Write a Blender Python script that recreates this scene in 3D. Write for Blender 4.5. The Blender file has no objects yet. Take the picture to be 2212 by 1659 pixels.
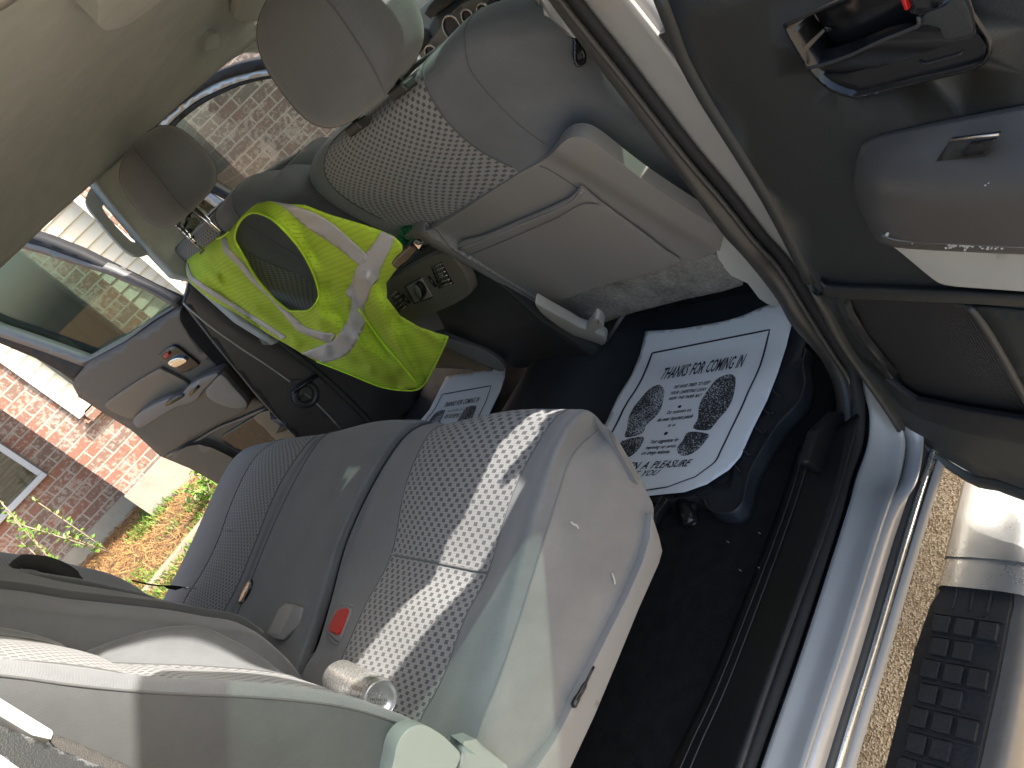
import bpy, bmesh, math, random
from mathutils import Vector, Matrix, noise
from mathutils.geometry import delaunay_2d_cdt, intersect_point_line
random.seed(7)
S = bpy.context.scene
COL = S.collection
R = math.radians

# ---------------------------------------------------------------- camera
# metres; x = to the truck's right, y = forward, z = up, z=0 is the cabin floor
CAM = Vector((1.57653809, -0.47080531, 1.03394315))
RX = Vector((0.617385, 0.46498393, -0.63452795))     # image right
RY = Vector((-0.08596964, -0.76189704, -0.64196738)) # image down
RZ = Vector((-0.78194948, 0.45089117, -0.4304093))   # view direction
FPX, CX, CY = 1685.775, 1106.0, 829.5
cd = bpy.data.cameras.new("camera"); cam = bpy.data.objects.new("camera", cd); COL.objects.link(cam)
m = Matrix((RX, -RY, -RZ)).transposed().to_4x4(); m.translation = CAM
cam.matrix_world = m
cd.sensor_width = 36; cd.lens = FPX / 2212 * 36; cd.clip_start = 0.02; cd.clip_end = 500
S.camera = cam
# ---------------------------------------------------------------- light
SUN = Vector((1.0, 0.90, 1.00)).normalized()
w = bpy.data.worlds.new("World"); S.world = w; w.use_nodes = True
nt = w.node_tree; sky = nt.nodes.new("ShaderNodeTexSky"); sky.sky_type = 'NISHITA'; sky.sun_disc = False; sky.dust_density = 3.0; sky.air_density = 1.2
sky.sun_elevation = math.asin(SUN.z); sky.sun_rotation = math.atan2(SUN.x, SUN.y)
nt.links.new(sky.outputs[0], nt.nodes["Background"].inputs[0]); nt.nodes["Background"].inputs[1].default_value = 0.15
sd = bpy.data.lights.new("sun", 'SUN'); sun = bpy.data.objects.new("sun", sd); COL.objects.link(sun)
sd.energy = 3.4; sd.angle = R(0.53); sd.color = (1.0, .955, .88)
sun.rotation_euler = SUN.to_track_quat('Z', 'Y').to_euler(); sun.location = (6, 6, 9)
S.view_settings.view_transform = 'Standard'; S.view_settings.look = 'None'
S.view_settings.exposure = 1.85; S.view_settings.gamma = 1.0; S.view_settings.use_curve_mapping = False
S.cycles.max_bounces = 10; S.cycles.diffuse_bounces = 6; S.cycles.transparent_max_bounces = 16

# ---------------------------------------------------------------- helpers
def ray(u, v): return (RZ + RX * ((u - CX) / FPX) + RY * ((v - CY) / FPX))
def at(u, v, **k):
    """point of the traced outline on the plane x=, y= or z="""
    r = ray(u, v); a, val = list(k.items())[0]; i = 'xyz'.index(a)
    return CAM + r * ((val - CAM[i]) / r[i])
class Pl:
    """a real plane of the truck (point, normal); call with a traced point, offset towards the normal"""
    def __init__(s, p, n): s.p = Vector(p); s.n = Vector(n).normalized()
    def __call__(s, u, v, off=0.0):
        r = ray(u, v); return CAM + r * (((s.p + s.n * off - CAM).dot(s.n)) / r.dot(s.n))
MAT = {}
def nodes(name):
    m = bpy.data.materials.new(name); m.use_nodes = True; MAT[name] = m
    nt = m.node_tree; b = nt.nodes["Principled BSDF"]; return m, nt, b
def N(nt, t, **kw):
    n = nt.nodes.new(t)
    for k, v in kw.items(): setattr(n, k, v)
    return n
def setin(n, **kw):
    for k, v in kw.items(): n.inputs[k.replace('_', ' ')].default_value = v
def coords(nt, kind='Object', scale=(1, 1, 1)):
    tc = N(nt, "ShaderNodeTexCoord"); mp = N(nt, "ShaderNodeMapping"); mp.inputs['Scale'].default_value = scale
    nt.links.new(tc.outputs[kind], mp.inputs[0]); return mp.outputs[0]
def simple(name, col, rough=.5, metal=0., noise_amt=.12, nscale=40., bump=.0, bscale=600., spec=.5, kind='Object', fine=None, bdist=.002):
    m, nt, b = nodes(name); L = nt.links
    co = coords(nt, kind)
    n = N(nt, "ShaderNodeTexNoise"); setin(n, Scale=nscale, Detail=6., Roughness=.65); L.new(co, n.inputs['Vector'])
    n2 = N(nt, "ShaderNodeTexNoise"); setin(n2, Scale=nscale * .12, Detail=3.); L.new(co, n2.inputs['Vector'])
    ad = N(nt, "ShaderNodeMath", operation='ADD'); L.new(n.outputs[0], ad.inputs[0]); L.new(n2.outputs[0], ad.inputs[1])
    mr = N(nt, "ShaderNodeMapRange"); setin(mr, From_Min=.6, From_Max=1.4, To_Min=1 - noise_amt, To_Max=1 + noise_amt); L.new(ad.outputs[0], mr.inputs[0])
    mx = N(nt, "ShaderNodeVectorMath", operation='SCALE'); mx.inputs[0].default_value = col; L.new(mr.outputs[0], mx.inputs['Scale'])
    L.new(mx.outputs[0], b.inputs['Base Color'])
    setin(b, Roughness=rough, Metallic=metal); b.inputs['Specular IOR Level'].default_value = spec
    rr = N(nt, "ShaderNodeMapRange"); setin(rr, From_Min=.6, From_Max=1.4, To_Min=max(.02, rough - .08), To_Max=min(1, rough + .08)); L.new(ad.outputs[0], rr.inputs[0]); L.new(rr.outputs[0], b.inputs['Roughness'])
    if bump:
        nb = N(nt, "ShaderNodeTexNoise"); setin(nb, Scale=bscale, Detail=3.); L.new(co, nb.inputs['Vector'])
        bp = N(nt, "ShaderNodeBump"); setin(bp, Strength=bump, Distance=bdist); L.new(nb.outputs[0], bp.inputs['Height']); L.new(bp.outputs[0], b.inputs['Normal'])
    return m
def weave(name, col, period=.0022, amt=.25, rough=.95, sheen=.3):
    """ribbed woven cloth on metric UVs"""
    m, nt, b = nodes(name); L = nt.links
    co = coords(nt, 'UV')
    w1 = N(nt, "ShaderNodeTexWave", bands_direction='X'); setin(w1, Scale=.314 / period, Distortion=.6, Detail=1.); L.new(co, w1.inputs['Vector'])
    w2 = N(nt, "ShaderNodeTexWave", bands_direction='Y'); setin(w2, Scale=.314 / period * .8, Distortion=.6, Detail=1.); L.new(co, w2.inputs['Vector'])
    mu = N(nt, "ShaderNodeMath", operation='MULTIPLY'); L.new(w1.outputs['Fac'], mu.inputs[0]); L.new(w2.outputs['Fac'], mu.inputs[1])
    n = N(nt, "ShaderNodeTexNoise"); setin(n, Scale=9., Detail=8., Roughness=.7); L.new(co, n.inputs['Vector'])
    ad = N(nt, "ShaderNodeMath", operation='MULTIPLY_ADD'); L.new(mu.outputs[0], ad.inputs[0]); ad.inputs[1].default_value = amt; L.new(n.outputs[0], ad.inputs[2])
    mr = N(nt, "ShaderNodeMapRange"); setin(mr, From_Min=.3, From_Max=.95, To_Min=.78, To_Max=1.16); L.new(ad.outputs[0], mr.inputs[0])
    mx = N(nt, "ShaderNodeVectorMath", operation='SCALE'); mx.inputs[0].default_value = col; L.new(mr.outputs[0], mx.inputs['Scale'])
    L.new(mx.outputs[0], b.inputs['Base Color']); setin(b, Roughness=rough); b.inputs['Sheen Weight'].default_value = sheen
    b.inputs['Specular IOR Level'].default_value = .2
    bp = N(nt, "ShaderNodeBump"); setin(bp, Strength=.35, Distance=.0006); L.new(mu.outputs[0], bp.inputs['Height']); L.new(bp.outputs[0], b.inputs['Normal'])
    return m
def checker_cloth(name, light, dark, cell=.0088):
    """seat centre cloth: staggered sunken squares with small dashes between, metric UVs"""
    m, nt, b = nodes(name); L = nt.links
    tc = N(nt, "ShaderNodeTexCoord"); sx = N(nt, "ShaderNodeSeparateXYZ"); L.new(tc.outputs['UV'], sx.inputs[0])
    def mth(op, a, bb=None, c=None):
        n = N(nt, "ShaderNodeMath", operation=op)
        for i, v in enumerate((a, bb, c)):
            if v is None: continue
            if isinstance(v, (int, float)): n.inputs[i].default_value = v
            else: L.new(v, n.inputs[i])
        return n.outputs[0]
    U = mth('DIVIDE', sx.outputs[0], cell); V = mth('DIVIDE', sx.outputs[1], cell * .8)
    fu = mth('FRACT', U); fv = mth('FRACT', V); par = mth('MODULO', mth('ADD', mth('FLOOR', U), mth('FLOOR', V)), 2.)
    par = mth('ABSOLUTE', par)
    au = mth('ABSOLUTE', mth('SUBTRACT', fu, .5)); av = mth('ABSOLUTE', mth('SUBTRACT', fv, .5))
    inu = mth('LESS_THAN', au, .43); inv = mth('LESS_THAN', av, .38)
    sq = mth('MULTIPLY', mth('MULTIPLY', inu, inv), mth('LESS_THAN', par, .5))
    stripes = mth('GREATER_THAN', mth('FRACT', mth('MULTIPLY', U, 5.)), .5)
    d1 = mth('MULTIPLY', mth('LESS_THAN', mth('ABSOLUTE', mth('SUBTRACT', av, .26)), .07), mth('MULTIPLY', mth('LESS_THAN', au, .3), stripes))
    dash = mth('MULTIPLY', d1, mth('GREATER_THAN', par, .5))
    n = N(nt, "ShaderNodeTexNoise"); setin(n, Scale=420., Detail=2.); L.new(tc.outputs['UV'], n.inputs['Vector'])
    f = mth('MULTIPLY_ADD', mth('MULTIPLY', sq, mth('SUBTRACT', 1., mth('MULTIPLY', stripes, .22))), .92, mth('MULTIPLY', dash, .42))
    f = mth('ADD', f, mth('MULTIPLY', mth('SUBTRACT', n.outputs[0], .5), .35)); f = mth('MINIMUM', mth('MAXIMUM', f, 0.), 1.)
    mx = N(nt, "ShaderNodeMix", data_type='RGBA'); L.new(f, mx.inputs[0]); mx.inputs[6].default_value = (*light, 1); mx.inputs[7].default_value = (*dark, 1)
    L.new(mx.outputs[2], b.inputs['Base Color']); setin(b, Roughness=.95); b.inputs['Sheen Weight'].default_value = .25; b.inputs['Specular IOR Level'].default_value = .15
    h = mth('SUBTRACT', mth('MULTIPLY', n.outputs[0], .35), sq)
    bp = N(nt, "ShaderNodeBump"); setin(bp, Strength=.7, Distance=.0012); L.new(h, bp.inputs['Height']); L.new(bp.outputs[0], b.inputs['Normal'])
    return m

def link(name, verts, faces, mat, parent=None, uvs=None, smooth=True, thick=0, bevel=0, toff=-1.):
    me = bpy.data.meshes.new(name)
    me.from_pydata([tuple(v) for v in verts], [], faces); me.update()
    o = bpy.data.objects.new(name, me); COL.objects.link(o)
    if mat is not None: me.materials.append(MAT[mat] if isinstance(mat, str) else mat)
    if uvs is not None:
        uv = me.uv_layers.new(name="UVMap")
        for l in me.loops: uv.data[l.index].uv = uvs[l.vertex_index]
    if smooth:
        for p in me.polygons: p.use_smooth = True
    if thick:
        s = o.modifiers.new("thickness", 'SOLIDIFY'); s.thickness = thick; s.offset = toff
    if bevel:
        b = o.modifiers.new("bevel", 'BEVEL'); b.width = bevel; b.segments = 3; b.limit_method = 'ANGLE'; b.angle_limit = R(40)
    if parent is not None:
        o.parent = parent; o.matrix_parent_inverse = Matrix.Translation(-root_loc(parent))
    return o
def root_loc(o):
    l = Vector(o.location)
    return l if o.type == 'EMPTY' else (Vector((0, 0, 0)))
def link_fix(o, parent):
    o.parent = parent; o.matrix_parent_inverse = Matrix.Translation(-root_loc(parent)) if parent.type == 'EMPTY' else Matrix()
def thing(name, label, cat, loc, group=None):
    o = bpy.data.objects.new(name, None); COL.objects.link(o); o.location = loc; o.empty_display_size = .1
    o['label'] = label; o['category'] = cat
    if group: o['group'] = group
    return o
def tag(o, label, cat, group=None, kind=None):
    o['label'] = label; o['category'] = cat
    if group: o['group'] = group
    if kind: o['kind'] = kind
    return o
def cr(p0, p1, p2, p3, t):
    return 0.5 * ((2 * p1) + (p2 - p0) * t + (2 * p0 - 5 * p1 + 4 * p2 - p3) * t * t + (3 * p1 - p0 - 3 * p2 + p3) * t ** 3)
def spline(pts, n, closed=False):
    out = []; k = len(pts); seg = k if closed else k - 1
    for i in range(seg):
        if closed: a, b, c, d = pts[(i - 1) % k], pts[i], pts[(i + 1) % k], pts[(i + 2) % k]
        else: a, b, c, d = (pts[i - 1] if i else pts[0] * 2 - pts[1]), pts[i], pts[i + 1], (pts[i + 2] if i + 2 < k else pts[-1] * 2 - pts[-2])
        for j in range(n): out.append(cr(a, b, c, d, j / n))
    if not closed: out.append(pts[-1])
    return out
def v2(l): return [Vector(p) for p in l]
def sm(l, n=4, closed=False): return [tuple(p) for p in spline(v2(l), n, closed)]
def dense(grid, nu=6, nv=6):
    rows = [spline(r, nu) for r in grid]
    cols = list(zip(*rows)); cols = [spline(list(c), nv) for c in cols]
    return [list(r) for r in zip(*cols)]        # dense[row][col]
def mesh_grid(name, G, mat, parent, c0=0, c1=None, r0=0, r1=None, **kw):
    """sub-range of a dense grid as one mesh with metric UVs"""
    c1 = len(G[0]) - 1 if c1 is None else c1; r1 = len(G) - 1 if r1 is None else r1
    rs = range(r0, r1 + 1); cs = range(c0, c1 + 1)
    mid = G[(r0 + r1) // 2]; us = [0.]
    for j in range(1, len(mid)): us.append(us[-1] + (mid[j] - mid[j - 1]).length)
    mc = (c0 + c1) // 2; vs = [0.]
    for i in range(1, len(G)): vs.append(vs[-1] + (G[i][mc] - G[i - 1][mc]).length)
    V = []; UV = []; F = []; nc = len(cs)
    for i in rs:
        for j in cs: V.append(G[i][j]); UV.append((us[j], vs[i]))
    for i in range(len(rs) - 1):
        for j in range(nc - 1):
            a = i * nc + j; F.append((a, a + 1, a + nc + 1, a + nc))
    return link(name, V, F, mat, parent, UV, **kw)
def tube(name, pts, r, mat, parent, n=8, closed=False, sub=4, **kw):
    pts = [Vector(p) for p in pts]
    if sub > 1 and len(pts) > 2: pts = spline(pts, sub, closed)
    V = []; F = []; k = len(pts); up = Vector((0, 0, 1)); prev = None
    for i, p in enumerate(pts):
        a = pts[(i - 1) % k] if (closed or i) else pts[0]; b = pts[(i + 1) % k] if (closed or i < k - 1) else pts[-1]
        t = (b - a).normalized()
        if prev is None:
            x = t.cross(up if abs(t.z) < .9 else Vector((1, 0, 0))).normalized()
        else: x = (prev - t * prev.dot(t)).normalized()
        prev = x; y = t.cross(x); rr = r[i * (len(r) - 1) // max(1, k - 1)] if isinstance(r, (list, tuple)) else r
        for q in range(n):
            an = 2 * math.pi * q / n; V.append(p + x * (rr * math.cos(an)) + y * (rr * math.sin(an)))
    for i in range(k if closed else k - 1):
        for q in range(n):
            F.append((i * n + q, i * n + (q + 1) % n, ((i + 1) % k) * n + (q + 1) % n, ((i + 1) % k) * n + q))
    if not closed: F.append(tuple(range(n))[::-1]); F.append(tuple((k - 1) * n + q for q in range(n)))
    return link(name, V, F, mat, parent, **kw)
def prism(name, pts, vec, mat, parent, bevel=.003, smooth=False):
    """solid with the outline pts, extruded along vec"""
    k = len(pts); pts = [Vector(p) for p in pts]; vec = Vector(vec)
    V = pts + [p + vec for p in pts]
    F = [tuple(range(k)), tuple(range(2 * k - 1, k - 1, -1))] + [(i, i + k, (i + 1) % k + k, (i + 1) % k) for i in range(k)]
    o = link(name, V, F, mat, parent, bevel=bevel, smooth=False)
    fixn(o)
    if smooth or bevel:
        o.data.shade_smooth() if False else None
    return o
def fixn(o):
    bm = bmesh.new(); bm.from_mesh(o.data); bmesh.ops.recalc_face_normals(bm, faces=bm.faces); bm.to_mesh(o.data); bm.free()
def box(name, c, s, mat, parent, bevel=.004, rot=None):
    c = Vector(c); hx, hy, hz = s[0] / 2, s[1] / 2, s[2] / 2
    V = [Vector((x, y, z)) for x in (-hx, hx) for y in (-hy, hy) for z in (-hz, hz)]
    if rot is not None: V = [rot @ v for v in V]
    V = [v + c for v in V]
    F = [(0, 1, 3, 2), (4, 6, 7, 5), (0, 4, 5, 1), (2, 3, 7, 6), (0, 2, 6, 4), (1, 5, 7, 3)]
    return link(name, V, F, mat, parent, smooth=False, bevel=bevel)
def pip(x, y, poly):
    c = False; j = len(poly) - 1
    for i in range(len(poly)):
        xi, yi = poly[i]; xj, yj = poly[j]
        if (yi > y) != (yj > y) and x < (xj - xi) * (y - yi) / (yj - yi) + xi: c = not c
        j = i
    return c
def sheet(name, outline, surf, mat, parent, step=14, holes=(), thick=.003, off=0., bevel=0, smooth=True, uvk=None, toff=-1., jit=True):
    """outline (closed), optional holes, filled with triangles that follow a curved surface, then given thickness"""
    pts = []; edges = []
    for poly in [outline] + list(holes):
        b = len(pts)
        P = []
        for i in range(len(poly)):
            p, q = Vector(poly[i]), Vector(poly[(i + 1) % len(poly)]); n = max(1, int((q - p).length / step))
            for j in range(n): P.append(p.lerp(q, j / n))
        pts += P; edges += [(b + i, b + (i + 1) % len(P)) for i in range(len(P))]
    xs = [p[0] for p in outline]; ys = [p[1] for p in outline]
    y = min(ys) + step * .5; r = 0
    bd = list(pts)
    while y < max(ys):
        x = min(xs) + step * (.5 if r % 2 else 0.)
        while x < max(xs):
            if pip(x, y, outline) and not any(pip(x, y, h) for h in holes):
                if min((Vector((x, y)) - p).length_squared for p in bd) > (step * .45) ** 2: pts.append(Vector((x, y)))
            x += step
        y += step * .87; r += 1
    vs, es, fs, *_ = delaunay_2d_cdt(pts, edges, [], 0, 1e-4)
    F = []
    for f in fs:
        cx = sum(vs[i][0] for i in f) / len(f); cy = sum(vs[i][1] for i in f) / len(f)
        if pip(cx, cy, outline) and not any(pip(cx, cy, h) for h in holes): F.append(tuple(f))
    V = [surf(p[0], p[1], off) for p in vs]
    # orient towards the viewer side
    if F:
        a, b_, c = F[0][:3]; n = (V[b_] - V[a]).cross(V[c] - V[a])
        if n.dot(CAM - V[a]) < 0: F = [f[::-1] for f in F]
    c0 = V[0]
    n = sum(((V[f[1]] - V[f[0]]).cross(V[f[2]] - V[f[0]]) for f in F[:40]), Vector()).normalized()
    e1 = n.cross(Vector((0, 0, 1)));
    if e1.length < .3: e1 = n.cross(Vector((0, 1, 0)))
    e1.normalize(); e2 = n.cross(e1)
    UV = [((v - c0).dot(e1), (v - c0).dot(e2)) for v in V]
    return link(name, V, F, mat, parent, UV, smooth=smooth, thick=thick, bevel=bevel, toff=toff)
def sq(name, c, h, mat, parent, e=.45, e2=None, nu=48, nv=28, rot=None, deform=None):
    """soft cushion: super-ellipsoid"""
    e2 = e if e2 is None else e2; c = Vector(c); V = []; F = []; UV = []
    sp = lambda a, k: math.copysign(abs(a) ** k, a)
    for i in range(nv + 1):
        ph = -math.pi / 2 + math.pi * i / nv
        for j in range(nu):
            th = 2 * math.pi * j / nu
            p = Vector((h[0] * sp(math.cos(ph), e2) * sp(math.cos(th), e), h[1] * sp(math.cos(ph), e2) * sp(math.sin(th), e), h[2] * sp(math.sin(ph), e2)))
            if deform: p = deform(p)
            if rot is not None: p = rot @ p
            V.append(c + p); UV.append((j / nu * 2 * (h[0] + h[1]) * 1.6, i / nv * h[2] * 3))
    for i in range(nv):
        for j in range(nu):
            F.append((i * nu + j, i * nu + (j + 1) % nu, (i + 1) * nu + (j + 1) % nu, (i + 1) * nu + j))
    return link(name, V, F, mat, parent, UV)
def ring(name, c, n, r, t, mat, parent, seg=32, sub=8, sx=1.0):
    n = Vector(n).normalized(); a = n.cross(Vector((0, 0, 1))).normalized(); b = n.cross(a)
    return tube(name, [Vector(c) + a * (r * sx * math.cos(2 * math.pi * i / seg)) + b * (r * math.sin(2 * math.pi * i / seg)) for i in range(seg)], t, mat, parent, closed=True, sub=1, n=sub)
def disc(name, c, n, r, th, mat, parent, seg=32, bevel=.002):
    n = Vector(n).normalized(); a = n.cross(Vector((0, 0, 1))).normalized(); b = n.cross(a)
    return prism(name, [Vector(c) + a * (r * math.cos(2 * math.pi * i / seg)) + b * (r * math.sin(2 * math.pi * i / seg)) for i in range(seg)], n * th, mat, parent, bevel=bevel)
def merge(name, objs, parent=None):
    """join several small solids that are one part into one mesh"""
    bm = bmesh.new(); mats = []
    dg = bpy.context.evaluated_depsgraph_get(); dg.update()
    for o in objs:
        e = o.evaluated_get(dg); me = e.to_mesh()
        mt = o.data.materials[0] if o.data.materials else None
        if mt not in mats: mats.append(mt)
        k = len(bm.faces); bm.from_mesh(me); bm.faces.ensure_lookup_table()
        for f in bm.faces[k:]: f.material_index = mats.index(mt)
        e.to_mesh_clear()
    me = bpy.data.meshes.new(name); bm.to_mesh(me); bm.free()
    for mt in mats: me.materials.append(mt)
    for o in objs: bpy.data.objects.remove(o)
    r = bpy.data.objects.new(name, me); COL.objects.link(r)
    if parent is not None: link_fix(r, parent)
    return r

# ---------------------------------------------------------------- materials
weave("cloth_grey", (.152, .155, .158)); weave("cloth_back", (.125, .130, .138), period=.003, amt=.15)
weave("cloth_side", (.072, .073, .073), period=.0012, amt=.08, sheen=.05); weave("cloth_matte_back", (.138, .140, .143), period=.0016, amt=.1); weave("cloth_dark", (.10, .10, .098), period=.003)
weave("cloth_matte", (.205, .195, .185), period=.0012, amt=.08, sheen=.5)
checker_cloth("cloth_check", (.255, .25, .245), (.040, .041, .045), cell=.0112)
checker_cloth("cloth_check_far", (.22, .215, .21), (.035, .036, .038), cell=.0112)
weave("headliner_cloth", (.40, .43, .405), period=.0016, amt=.06, sheen=.2)
simple("felt", (.30, .29, .265), rough=1., noise_amt=.55, nscale=110., bump=1., bscale=260., spec=.1, bdist=.006)
simple("vinyl_back", (.235, .222, .208), rough=.55, noise_amt=.05, nscale=12., bump=.12, bscale=1400.)
simple("plastic_light", (.42, .42, .385), rough=.5, noise_amt=.05, nscale=15., bump=.1, bscale=1500.)
simple("plastic_warm", (.115, .092, .068), rough=.40, noise_amt=.08, nscale=12., bump=.5, bscale=520., bdist=.0012)
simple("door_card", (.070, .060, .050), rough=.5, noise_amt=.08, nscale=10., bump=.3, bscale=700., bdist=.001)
simple("plastic_mid", (.13, .125, .12), rough=.42, noise_amt=.08, nscale=12., bump=.35, bscale=700., bdist=.001)
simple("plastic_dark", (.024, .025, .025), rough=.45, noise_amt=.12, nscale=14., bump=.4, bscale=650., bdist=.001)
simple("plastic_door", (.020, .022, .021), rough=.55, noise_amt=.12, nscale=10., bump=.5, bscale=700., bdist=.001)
simple("cover_grey", (.24, .26, .24), rough=.5, noise_amt=.05, nscale=15., bump=.1, bscale=1500.)
simple("armrest_pad", (.066, .060, .054), rough=.36, noise_amt=.06, nscale=10., bump=.3, bscale=900., bdist=.0008)
simple("black_gloss", (.012, .012, .013), rough=.25, noise_amt=.1)
simple("rubber", (.020, .020, .021), rough=.6, noise_amt=.2, nscale=30., bump=.3, bscale=300., spec=.22)
simple("step_rubber", (.016, .016, .016), rough=.75, noise_amt=.4, nscale=60., bump=.6, bscale=260., bdist=.002)
simple("floor_mat_rubber", (.020, .022, .026), rough=.5, noise_amt=.2, nscale=20., bump=.3, bscale=500.)
simple("carpet", (.013, .0125, .012), rough=1., noise_amt=.45, nscale=300., bump=1., bscale=900., spec=.1, bdist=.003)
simple("scuff", (.012, .0115, .0115), rough=.38, noise_amt=.3, nscale=30., bump=.1, bscale=900.)
simple("seal", (.035, .034, .032), rough=.48, noise_amt=.2, nscale=30.)
simple("silver_paint", (.42, .41, .40), rough=.38, metal=.35, noise_amt=.05, nscale=8., bump=.05, bscale=3000.)
simple("silver_inner", (.34, .325, .30), rough=.50, metal=.15, noise_amt=.10, nscale=9., bump=.05, bscale=2500.)
simple("console_card", (.13, .112, .092), rough=.40, noise_amt=.08, nscale=12., bump=.5, bscale=520., bdist=.0012)
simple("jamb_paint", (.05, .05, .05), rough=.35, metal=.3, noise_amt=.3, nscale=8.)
simple("board_metal", (.62, .62, .60), rough=.28, metal=.85, noise_amt=.08, nscale=20., bump=.1, bscale=200.)
simple("board_trim", (.22, .19, .155), rough=.5, metal=.2, noise_amt=.2, nscale=25.)
simple("insert_grey", (.33, .325, .30), rough=.5, noise_amt=.05, nscale=15., bump=.1, bscale=1500.)
simple("chrome", (.75, .75, .75), rough=.10, metal=1., noise_amt=.03)
simple("can_metal", (.72, .71, .70), rough=.30, metal=.75, noise_amt=.02)
simple("can_ink", (.08, .07, .05), rough=.5)
simple("ring_metal", (.62, .52, .42), rough=.25, metal=.8, noise_amt=.03)
simple("dash_panel", (.26, .215, .18), rough=.5, noise_amt=.04)
simple("dash_top", (.10, .115, .12), rough=.5, noise_amt=.05)
simple("belt_web", (.055, .05, .045), rough=.7, noise_amt=.15, nscale=200., bump=.8, bscale=900.)
simple("buckle_red", (.42, .008, .010), rough=.35, noise_amt=.05)
simple("buckle_grey", (.19, .185, .18), rough=.45, noise_amt=.06)
simple("paper", (.88, .88, .87), rough=.8, noise_amt=.02, nscale=20.)
simple("ink", (.018, .015, .018), rough=.6, noise_amt=.15, nscale=300.)
simple("green_plastic", (.01, .14, .06), rough=.3, noise_amt=.2)
simple("concrete_base", (.34, .31, .25), rough=.9, noise_amt=.3, nscale=6., bump=.5, bscale=60., bdist=.004)
simple("trim_white", (.78, .77, .72), rough=.5, noise_amt=.04)
simple("siding_beige", (.60, .57, .47), rough=.6, noise_amt=.05, nscale=5.)
simple("window_frame", (.45, .47, .50), rough=.4, metal=.3, noise_amt=.05)
simple("blinds", (.42, .40, .33), rough=.6, noise_amt=.08)
simple("dark_recess", (.03, .032, .028), rough=.6, noise_amt=.3)
simple("hose", (.10, .62, .04), rough=.35, noise_amt=.05)
simple("timber", (.30, .24, .17), rough=.8, noise_amt=.3, nscale=12.)
simple("sticker", (.8, .8, .8), rough=.5)
m, nt_, b = nodes("vest_cloth"); L = nt_.links
tc = N(nt_, "ShaderNodeTexCoord"); vo = N(nt_, "ShaderNodeTexVoronoi"); setin(vo, Scale=135., Randomness=.05); L.new(tc.outputs['UV'], vo.inputs['Vector'])
mr = N(nt_, "ShaderNodeMapRange"); setin(mr, From_Min=.10, From_Max=.24, To_Min=.66, To_Max=1.); L.new(vo.outputs['Distance'], mr.inputs[0])
no = N(nt_, "ShaderNodeTexNoise"); setin(no, Scale=7., Detail=5.); L.new(tc.outputs['UV'], no.inputs['Vector'])
m2 = N(nt_, "ShaderNodeMapRange"); setin(m2, From_Min=.3, From_Max=.7, To_Min=.82, To_Max=1.12); L.new(no.outputs[0], m2.inputs[0])
mm = N(nt_, "ShaderNodeMath", operation='MULTIPLY'); L.new(mr.outputs[0], mm.inputs[0]); L.new(m2.outputs[0], mm.inputs[1])
vs_ = N(nt_, "ShaderNodeVectorMath", operation='SCALE'); vs_.inputs[0].default_value = (.72, .92, .08); L.new(mm.outputs[0], vs_.inputs['Scale'])
L.new(vs_.outputs[0], b.inputs['Base Color']); setin(b, Roughness=.7)
trn = N(nt_, "ShaderNodeBsdfTranslucent"); L.new(vs_.outputs[0], trn.inputs[0]); mxs = N(nt_, "ShaderNodeMixShader"); mxs.inputs[0].default_value = .35
L.new(b.outputs[0], mxs.inputs[1]); L.new(trn.outputs[0], mxs.inputs[2]); L.new(mxs.outputs[0], nt_.nodes["Material Output"].inputs[0])
bp = N(nt_, "ShaderNodeBump"); setin(bp, Strength=.12, Distance=.0006); L.new(mr.outputs[0], bp.inputs['Height']); L.new(bp.outputs[0], b.inputs['Normal'])
simple("vest_tape", (.52, .50, .49), rough=.5, metal=0., noise_amt=.08, nscale=60.)
simple("vest_edge", (.55, .82, .03), rough=.6, noise_amt=.05)
# footprint ink: worn speckle
m, nt_, b = nodes("footprint_ink"); L = nt_.links
tc = N(nt_, "ShaderNodeTexCoord"); n1 = N(nt_, "ShaderNodeTexNoise"); setin(n1, Scale=330., Detail=3., Roughness=.6); L.new(tc.outputs['Object'], n1.inputs['Vector'])
n2 = N(nt_, "ShaderNodeTexNoise"); setin(n2, Scale=14., Detail=2.); L.new(tc.outputs['Object'], n2.inputs['Vector'])
ma = N(nt_, "ShaderNodeMath", operation='MULTIPLY_ADD'); L.new(n2.outputs[0], ma.inputs[0]); ma.inputs[1].default_value = .35; L.new(n1.outputs[0], ma.inputs[2])
rp = N(nt_, "ShaderNodeMapRange"); setin(rp, From_Min=.70, From_Max=.76, To_Min=0., To_Max=1.); L.new(ma.outputs[0], rp.inputs[0])
mx = N(nt_, "ShaderNodeMix", data_type='RGBA'); L.new(rp.outputs[0], mx.inputs[0]); mx.inputs[6].default_value = (.03, .03, .03, 1); mx.inputs[7].default_value = (.62, .62, .63, 1)
L.new(mx.outputs[2], b.inputs['Base Color']); setin(b, Roughness=.8)
def glass(name, tint, refl=.09, rough=.0):
    m, nt, b = nodes(name); L = nt.links
    nt.nodes.remove(b); t = N(nt, "ShaderNodeBsdfTransparent"); t.inputs[0].default_value = (*tint, 1)
    g = N(nt, "ShaderNodeBsdfGlossy"); g.inputs['Roughness'].default_value = rough; g.inputs[0].default_value = (.9, .95, .95, 1)
    fr = N(nt, "ShaderNodeFresnel"); ge = N(nt, "ShaderNodeNewGeometry")
    io = N(nt, "ShaderNodeMapRange"); setin(io, To_Min=1.5, To_Max=1 / 1.5); L.new(ge.outputs['Backfacing'], io.inputs[0]); L.new(io.outputs[0], fr.inputs[0])
    x = N(nt, "ShaderNodeMixShader"); L.new(fr.outputs[0], x.inputs[0]); L.new(t.outputs[0], x.inputs[1]); L.new(g.outputs[0], x.inputs[2])
    L.new(x.outputs[0], nt.nodes["Material Output"].inputs[0])
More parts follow.
